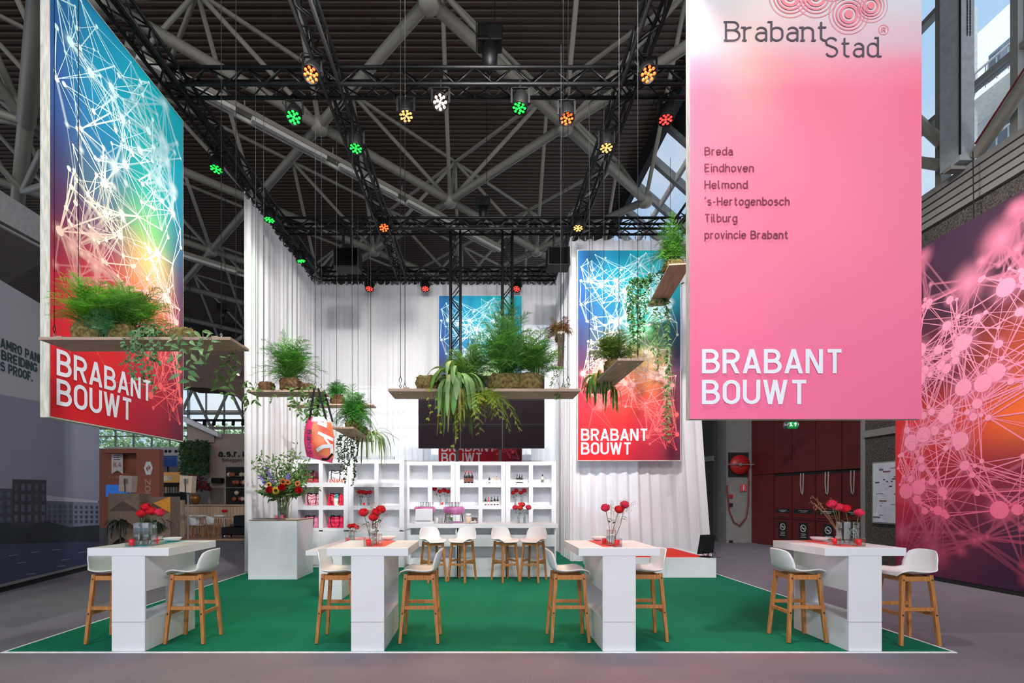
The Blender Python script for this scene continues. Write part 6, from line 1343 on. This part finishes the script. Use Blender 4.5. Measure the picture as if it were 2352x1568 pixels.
bs = bthing('dark_back_bar', 'dark shelving below the yellow sign', 'shelving', 390, fl(25.5), 25.5); slab('carcass', 365, 1108, 420, fl(25.5), 25.5, .3, M_dark, bs)
for k in range(8): slab('item', 367+6*k, 1118, 371+6*k, 1132, 25.45, .05, mat('pale_item_%d' % (k % 3), ((150, 120, 90), (120, 124, 130), (180, 150, 120))[k % 3], .5), bs)
ws = bthing('white_block', 'white stand block with a dark O letter', 'stand', 305, 1150, 26); slab('panel', 299, 1070, 314, fl(26), 26, .1, M_white, ws)
text_part('O', lambda x, z: (x, -.01, z), 8*26/F, M_darktxt, ws, x0=-.05, y0=(1150-1103)*26/F)
# a.s.r. stand
asr = bthing('grey_stand_wall', 'taupe stand wall lettered a.s.r. beside the left curtain', 'stand wall', 522, fl(21), 21); slab('wall', 478, 996, 620, fl(21), 21, .3, M_taupe, asr)
for s_, p0, p1, yb, hh, tt in (('a.s.r.', 501, 549, 1049, 17, .2), ('r', 557, 566, 1049, 17, .2), ('Beleggen me', 510, 572, 1060, 8, .12)):
    o_ = at(p0, yb, 20.98)-asr.location; text_part(s_, lambda x, z: (x, -.02, z), hh*21/F, M_dark, asr, x0=o_.x, y0=o_.z, width=(p1-p0)*21/F, t=tt)
slab('niche', 519, 1072, 620, 1158, 20.97, .05, M_dark, asr)
for z in (1092, 1119): slab('niche_shelf', 519, z, 620, z+1.5, 20.85, .15, M_greypaint, asr)
rnd = random.Random(9)
for k in range(16): o = MB().lathe([(.001, -.1), (.09, -.03), (.1, .05), (.001, .12)], 8).build('ornament', (mat('cream_ornament', (200, 176, 150), .6), mat('orange_ornament', (150, 76, 50), .6))[k % 2], asr, True); o.location = at(524+rnd.uniform(0, 42), rnd.choice((1108, 1090, 1132, 1146)), 20.8)-asr.location
slab('door_leaf', 483, 1120, 513, fl(21), 20.97, .04, mat('taupe_dark', (104, 94, 86), .6), asr)
pj = bthing('wall_projector', 'black projector on the taupe stand wall', 'projector', 495, 1110, 20.6); slab('body', 484, 1097, 507, 1109, 20.6, .3, M_blackplastic, pj, .03)
sf = bthing('canopy_soffit', 'brown overhanging canopy of the taupe stand', 'canopy', 500, 900, 20)
a = [(418, 800), (580, 800), (580, 965), (566, 935), (545, 912), (515, 897), (470, 890), (418, 888)]
MB().prism([((px-500)*20/F, (900-py)*20/F) for px, py in a], (0, 1.2, 0)).build('soffit', mat('soffit_brown', (104, 84, 74), .7), sf); slab('fascia', 418, 794, 580, 803, 19.9, .1, mat('canopy_white', (206, 204, 204), .6), sf)
wbm = bthing('white_beam', 'white slanting fascia beam of the stand behind', 'beam', 421, 967, 20.5); MB().prism([((418-421)*20.5/F, 0), ((420-421)*20.5/F, 12*20.5/F), ((500-421)*20.5/F, -26*20.5/F), ((500-421)*20.5/F, -36*20.5/F)], (0, .3, 0)).build('beam_body', mat('canopy_white', (206, 204, 204), .6), wbm)
MB().prism([((418-421)*20.5/F, 0), ((480-421)*20.5/F, -28*20.5/F), ((480-421)*20.5/F, -46*20.5/F), ((418-421)*20.5/F, -46*20.5/F)], (0, .15, 0), (0, .4, 0)).build('wall_infill', M_taupe, wbm)
lr = bthing('lighting_rail', 'black lighting rail with small spots above the stands', 'lighting rail', 495, 964, 22); slab('rail', 424, 962, 580, 967, 22, .1, M_black, lr)
for xx in (-1.2, 1.2): MB().tube([(xx, .05, 0), (xx, .05, 15.95-lr.location.z)], .015, 6).build('hanger', M_black, lr)
for k in range(6): o = MB().tube([(0, 0, 0), (.05, -.12, -.2)], .07, 8).build('spot_head', M_blackplastic, lr, True); o.location = at(448+22*k, 966, 22)-lr.location
dl_ = bthing('ceiling_spot', 'small white spotlight glowing under the brown canopy', 'spotlight', 552, 855, 19.7); MB().tube([(0, 0, .15), (-.05, -.1, -.1)], .08, 10).build('housing', M_greypaint, dl_, True); MB().lathe([(.001, 0), (.07, 0)], 10).build('bulb_face', mat('warm_bulb', (255, 220, 180), .5, emit=4), dl_, loc=(-.052, -.103, -.103), rot=(-.5, .3, 0))
# hedge panel
hg = bthing('plant_panel', 'dark green plant wall panel left of the taupe wall', 'plant wall', 448, 1085, 20.6); slab('backing', 420, 1016, 477, 1084, 20.7, .1, M_dark, hg)
q = MB(); rnd = random.Random(4)
for k in range(1500): p_ = at(rnd.uniform(417, 480), rnd.uniform(1012, 1088), 20.6)-hg.location; f = rnd.random(); leaf_geo(q, p_, (rnd.uniform(-1, 1), -.6, rnd.uniform(-1, .5)), (0, -1, 0), .16, .07, .1, 2, (.02+.03*f, .05+.06*f, .015+.02*f))
q.build('leaves', M_ivy, hg)['kind'] = 'stuff'
# wooden counter, platform, furniture
struct(MB().box(at(385, 1243, 18.2).x, 17.8, 0, -5.5, 21, .06).build('floor_platform', mat('platform_wood', (168, 132, 106), .6, 0, .08, 6)))
wc = bthing('wooden_counter', 'pale wooden bar counter of the neighbouring stand', 'counter', 480, fl(20), 20); wc.location.z = .06; x0, x1 = at(421, 0, 20).x, at(590, 0, 20).x; n = 22
for k in range(n): MB().box(x0+(x1-x0)*k/n-wc.location.x+.006, 0, 0, x0+(x1-x0)*(k+1)/n-wc.location.x-.006, .05, 1.18).build('front_board', M_ash, wc)
MB().box(x0-wc.location.x, .04, 0, x1-wc.location.x, .5, 1.15).build('body', M_taupe, wc); MB().box(x0-.1-wc.location.x, -.1, 1.18, x1-wc.location.x, .6, 1.23).build('worktop', M_ash, wc)
lw_ = bthing('low_partition', 'low pale wooden partition beside the counter', 'partition', 405, fl(18.5), 18.5); lw_.location.z = .06; slab('board', 390, 1148, 422, fl(18.5)-3.6, 18.5, .08, M_ash, lw_)
# flower pot on the counter
fp = thing('flower_arrangement', 'dark red flower arrangement on the wooden counter', 'flowers', (at(449, 0, 20.2).x, 20.2, 1.29)); MB().lathe([(.1, 0), (.2, .25), (.17, .42), (.15, .42), (.17, .25), (.09, .02)], 14).build('vase', mat('copper_vase', (150, 100, 50), .35, .5), fp, True)
q = MB(); rnd = random.Random(14)
for k in range(420): a = rnd.uniform(0, 6.28); e = rnd.random()**.5; p_ = Vector((.6*e*math.cos(a), .4*e*math.sin(a), .5+.75*(1-e*e)*rnd.random()+.1)); c = rnd.choice(((120, 20, 40), (60, 70, 40), (150, 60, 70), (50, 60, 36))); leaf_geo(q, p_, (math.cos(a), -.6, rnd.uniform(-.5, .8)), (0, -1, 0), .14, .09, .1, 2, lin(c))
q.build('blooms', M_ivy, fp)['kind'] = 'stuff'
# shell chairs and stools of that stand
def shell_chair(label, px, py, rz, sh=.45, grp='white shell chairs of the neighbouring stand', legs=True, scale=1.0):
    g = ground(px, py); t = thing('shell_chair', label, 'chair', (g.x, g.y, .06), rz, grp)
    def fn(u, v): a = (u-.5)*1.15*PI; r_ = .27+.05*v; return (-r_*math.cos(a)*(.9), r_*math.sin(a)*1.05, sh+v*.34*(1-.35*(abs(2*u-1)**3)))
    MB().grid(fn, 14, 5).build('shell_back', M_whitep, t, True).modifiers.new('s', 'SOLIDIFY').thickness = .012
    MB().lathe([(.001, sh-.02), (.26, sh+.0), (.27, sh+.02), (.001, sh+.01)], 16).build('seat', M_whitep, t, True)
    for sx in (-1, 1):
        for sy in (-1, 1): MB().bar((.14*sx, .14*sy, sh), (.24*sx, .22*sy, 0), .025, .025).build('leg', M_oak, t)
for l, px, py, rz in (('left white shell chair before the wooden counter', 452, 1236, .3), ('right white shell chair before the wooden counter', 482, 1233, .2), ('white shell chair behind the small round table', 540, 1231, 3.5)): shell_chair(l, px, py, rz)
def low_stool(label, px, py):
    g = ground(px, py); t = thing('counter_stool', label, 'stool', (g.x, g.y, .06), 0, 'white stools at the wooden counter'); MB().lathe([(.001, .76), (.18, .78), (.22, .84), (.2, .84), (.001, .8)], 16).build('seat', M_whitep, t, True)
    for sx in (-1, 1):
        for sy in (-1, 1): MB().bar((.1*sx, .1*sy, .77), (.18*sx, .18*sy, 0), .025, .025).build('leg', M_oak, t)
for l, px in (('leftmost white stool at the wooden counter', 434), ('second white stool at the wooden counter', 462), ('white stool at the right of the wooden counter', 505)): low_stool(l, px, 1235.5)
g = ground(516, 1236); t = thing('round_table', 'small round table on one steel leg', 'table', (g.x, g.y, .06)); MB().lathe([(.001, .72), (.36, .72), (.36, .75), (.001, .75)], 24).build('table_top', M_ash, t); MB().tube([(0, 0, .02), (0, 0, .72)], .035, 10).build('leg', M_chrome, t); MB().lathe([(.001, 0), (.24, 0), (.22, .02), (.001, .03)], 20).build('base', M_chrome, t, True)
rv = thing('small_flowers', 'little red flowers on the small round table', 'flowers', (g.x, g.y, .81)); MB().lathe([(.03, 0), (.035, .1), (.03, .1)], 10).build('glass_vase', M_glass, rv, True)
for k in range(4): o = part('bloom', ROSE[0], None, rv, (.05*math.cos(k*1.6), .05*math.sin(k*1.6), .22)); o.scale = (1.6,)*3
MB().tube([(0, 0, .01), (0, 0, .22)], .006, 5).build('stem', M_stem, rv)
g = ground(552, 1238); t = thing('armchair', 'black armchair partly behind the left curtain', 'armchair', (g.x, g.y, .06)); MB().box(-.55, -.35, .12, .4, .35, .42).build('seat', M_black, t, bevel=.04); MB().box(-.1, -.36, .42, .45, .36, .85).build('backrest', M_black, t, bevel=.05)
for sx in (-.5, .35):
    for sy in (-.3, .3): MB().box(sx-.02, sy-.02, 0, sx+.02, sy+.02, .12).build('leg', M_black, t)
# folded felt planters with dark plants
def facet(label, px0, px1, py0, Y, seed, amber):
    x0, x1 = Xa(px0, Y), Xa(px1, Y); zt = Za(py0, Y); t = thing('folded_planter', label, 'planter', ((x0+x1)/2, Y, 0), 0, 'folded felt planters'); w_ = x1-x0; rnd = random.Random(seed); nz_ = 3
    MB().box(-w_/2+.02, .1, 0, w_/2-.02, .6, zt).build('core', M_felt, t)
    for k in range(nz_):
        z0 = zt*k/nz_; z1 = zt*(k+1)/nz_; c = Vector((rnd.uniform(.0, .25)*w_, -.28, z0+(z1-z0)*.6)); P_ = [Vector((-w_/2, .05, z0)), Vector((w_/2, .05, z0)), Vector((w_/2, .05, z1)), Vector((-w_/2, .05, z1))]
        for j in range(4):
            if j == 0 and k < 2: continue
            q = MB(); q.v = [tuple(P_[j]), tuple(P_[(j+1) % 4]), tuple(c)]; q.f = [(0, 1, 2)]; o = q.build('facet', mat('amber_felt', (206, 136, 40), .8) if (amber and k == 2 and j == 1) else M_felt, t); o.modifiers.new('s', 'SOLIDIFY').thickness = .012
    strap_plant(label.replace('planter', 'plant in it').replace('folded', 'spiky dark'), ((x0+x1)/2, Y-.12, zt*.45), 26, (.5, 1.0), .05, seed, (mat('dark_spiky_leaf', (30, 44, 26), .5),), .5, name='spiky_plant', bias=(0, -.5))
facet('left folded brown felt planter', 246, 318, 1133, 15.6, 5, False); facet('right folded brown felt planter with an amber facet', 326, 389, 1140, 16.0, 6, True)
for l, px0, px1, py0, py1, Y in (('left pale loudspeaker on a pole above the planters', 272, 303, 1091, 1130, 16.6), ('right pale loudspeaker on a pole above the planters', 411, 441, 1091, 1131, 16.6)):
    a = at(px0, py1, Y); b = at(px1, py0, Y); t = thing('pole_speaker', l, 'loudspeaker', ((a.x+b.x)/2, Y, 0), 0, 'pale loudspeakers on poles'); w_ = b.x-a.x
    MB().prism([(-w_/2, a.z+.03), (w_/2*.8, a.z-.02), (w_/2, b.z-.02), (-w_/2*.9, b.z)], (0, .3, 0)).build('cabinet', mat('beige_cabinet', (190, 168, 150), .6), t, bevel=.02); MB().tube([(0, .15, .02), (0, .15, a.z)], .025, 8).build('pole', M_greypaint, t); MB().lathe([(.25, 0), (.25, .02), (.03, .04)], 16, (0, .15, 0)).build('foot', M_greypaint, t); MB().tube([(0, -.01, b.z-.12), (.02, -.05, (a.z+b.z)/2), (0, .0, a.z)], .015, 6).build('cable', M_black, t); MB().box(-.06, -.015, b.z-.3, .1, 0, b.z-.12).build('socket_plate', M_greypaint, t)
# hanging motor behind the left truss
hoist(513, 712, 19, 'small black chain hoist hanging far behind at left', .9, 16-at(513, 712, 19).z)
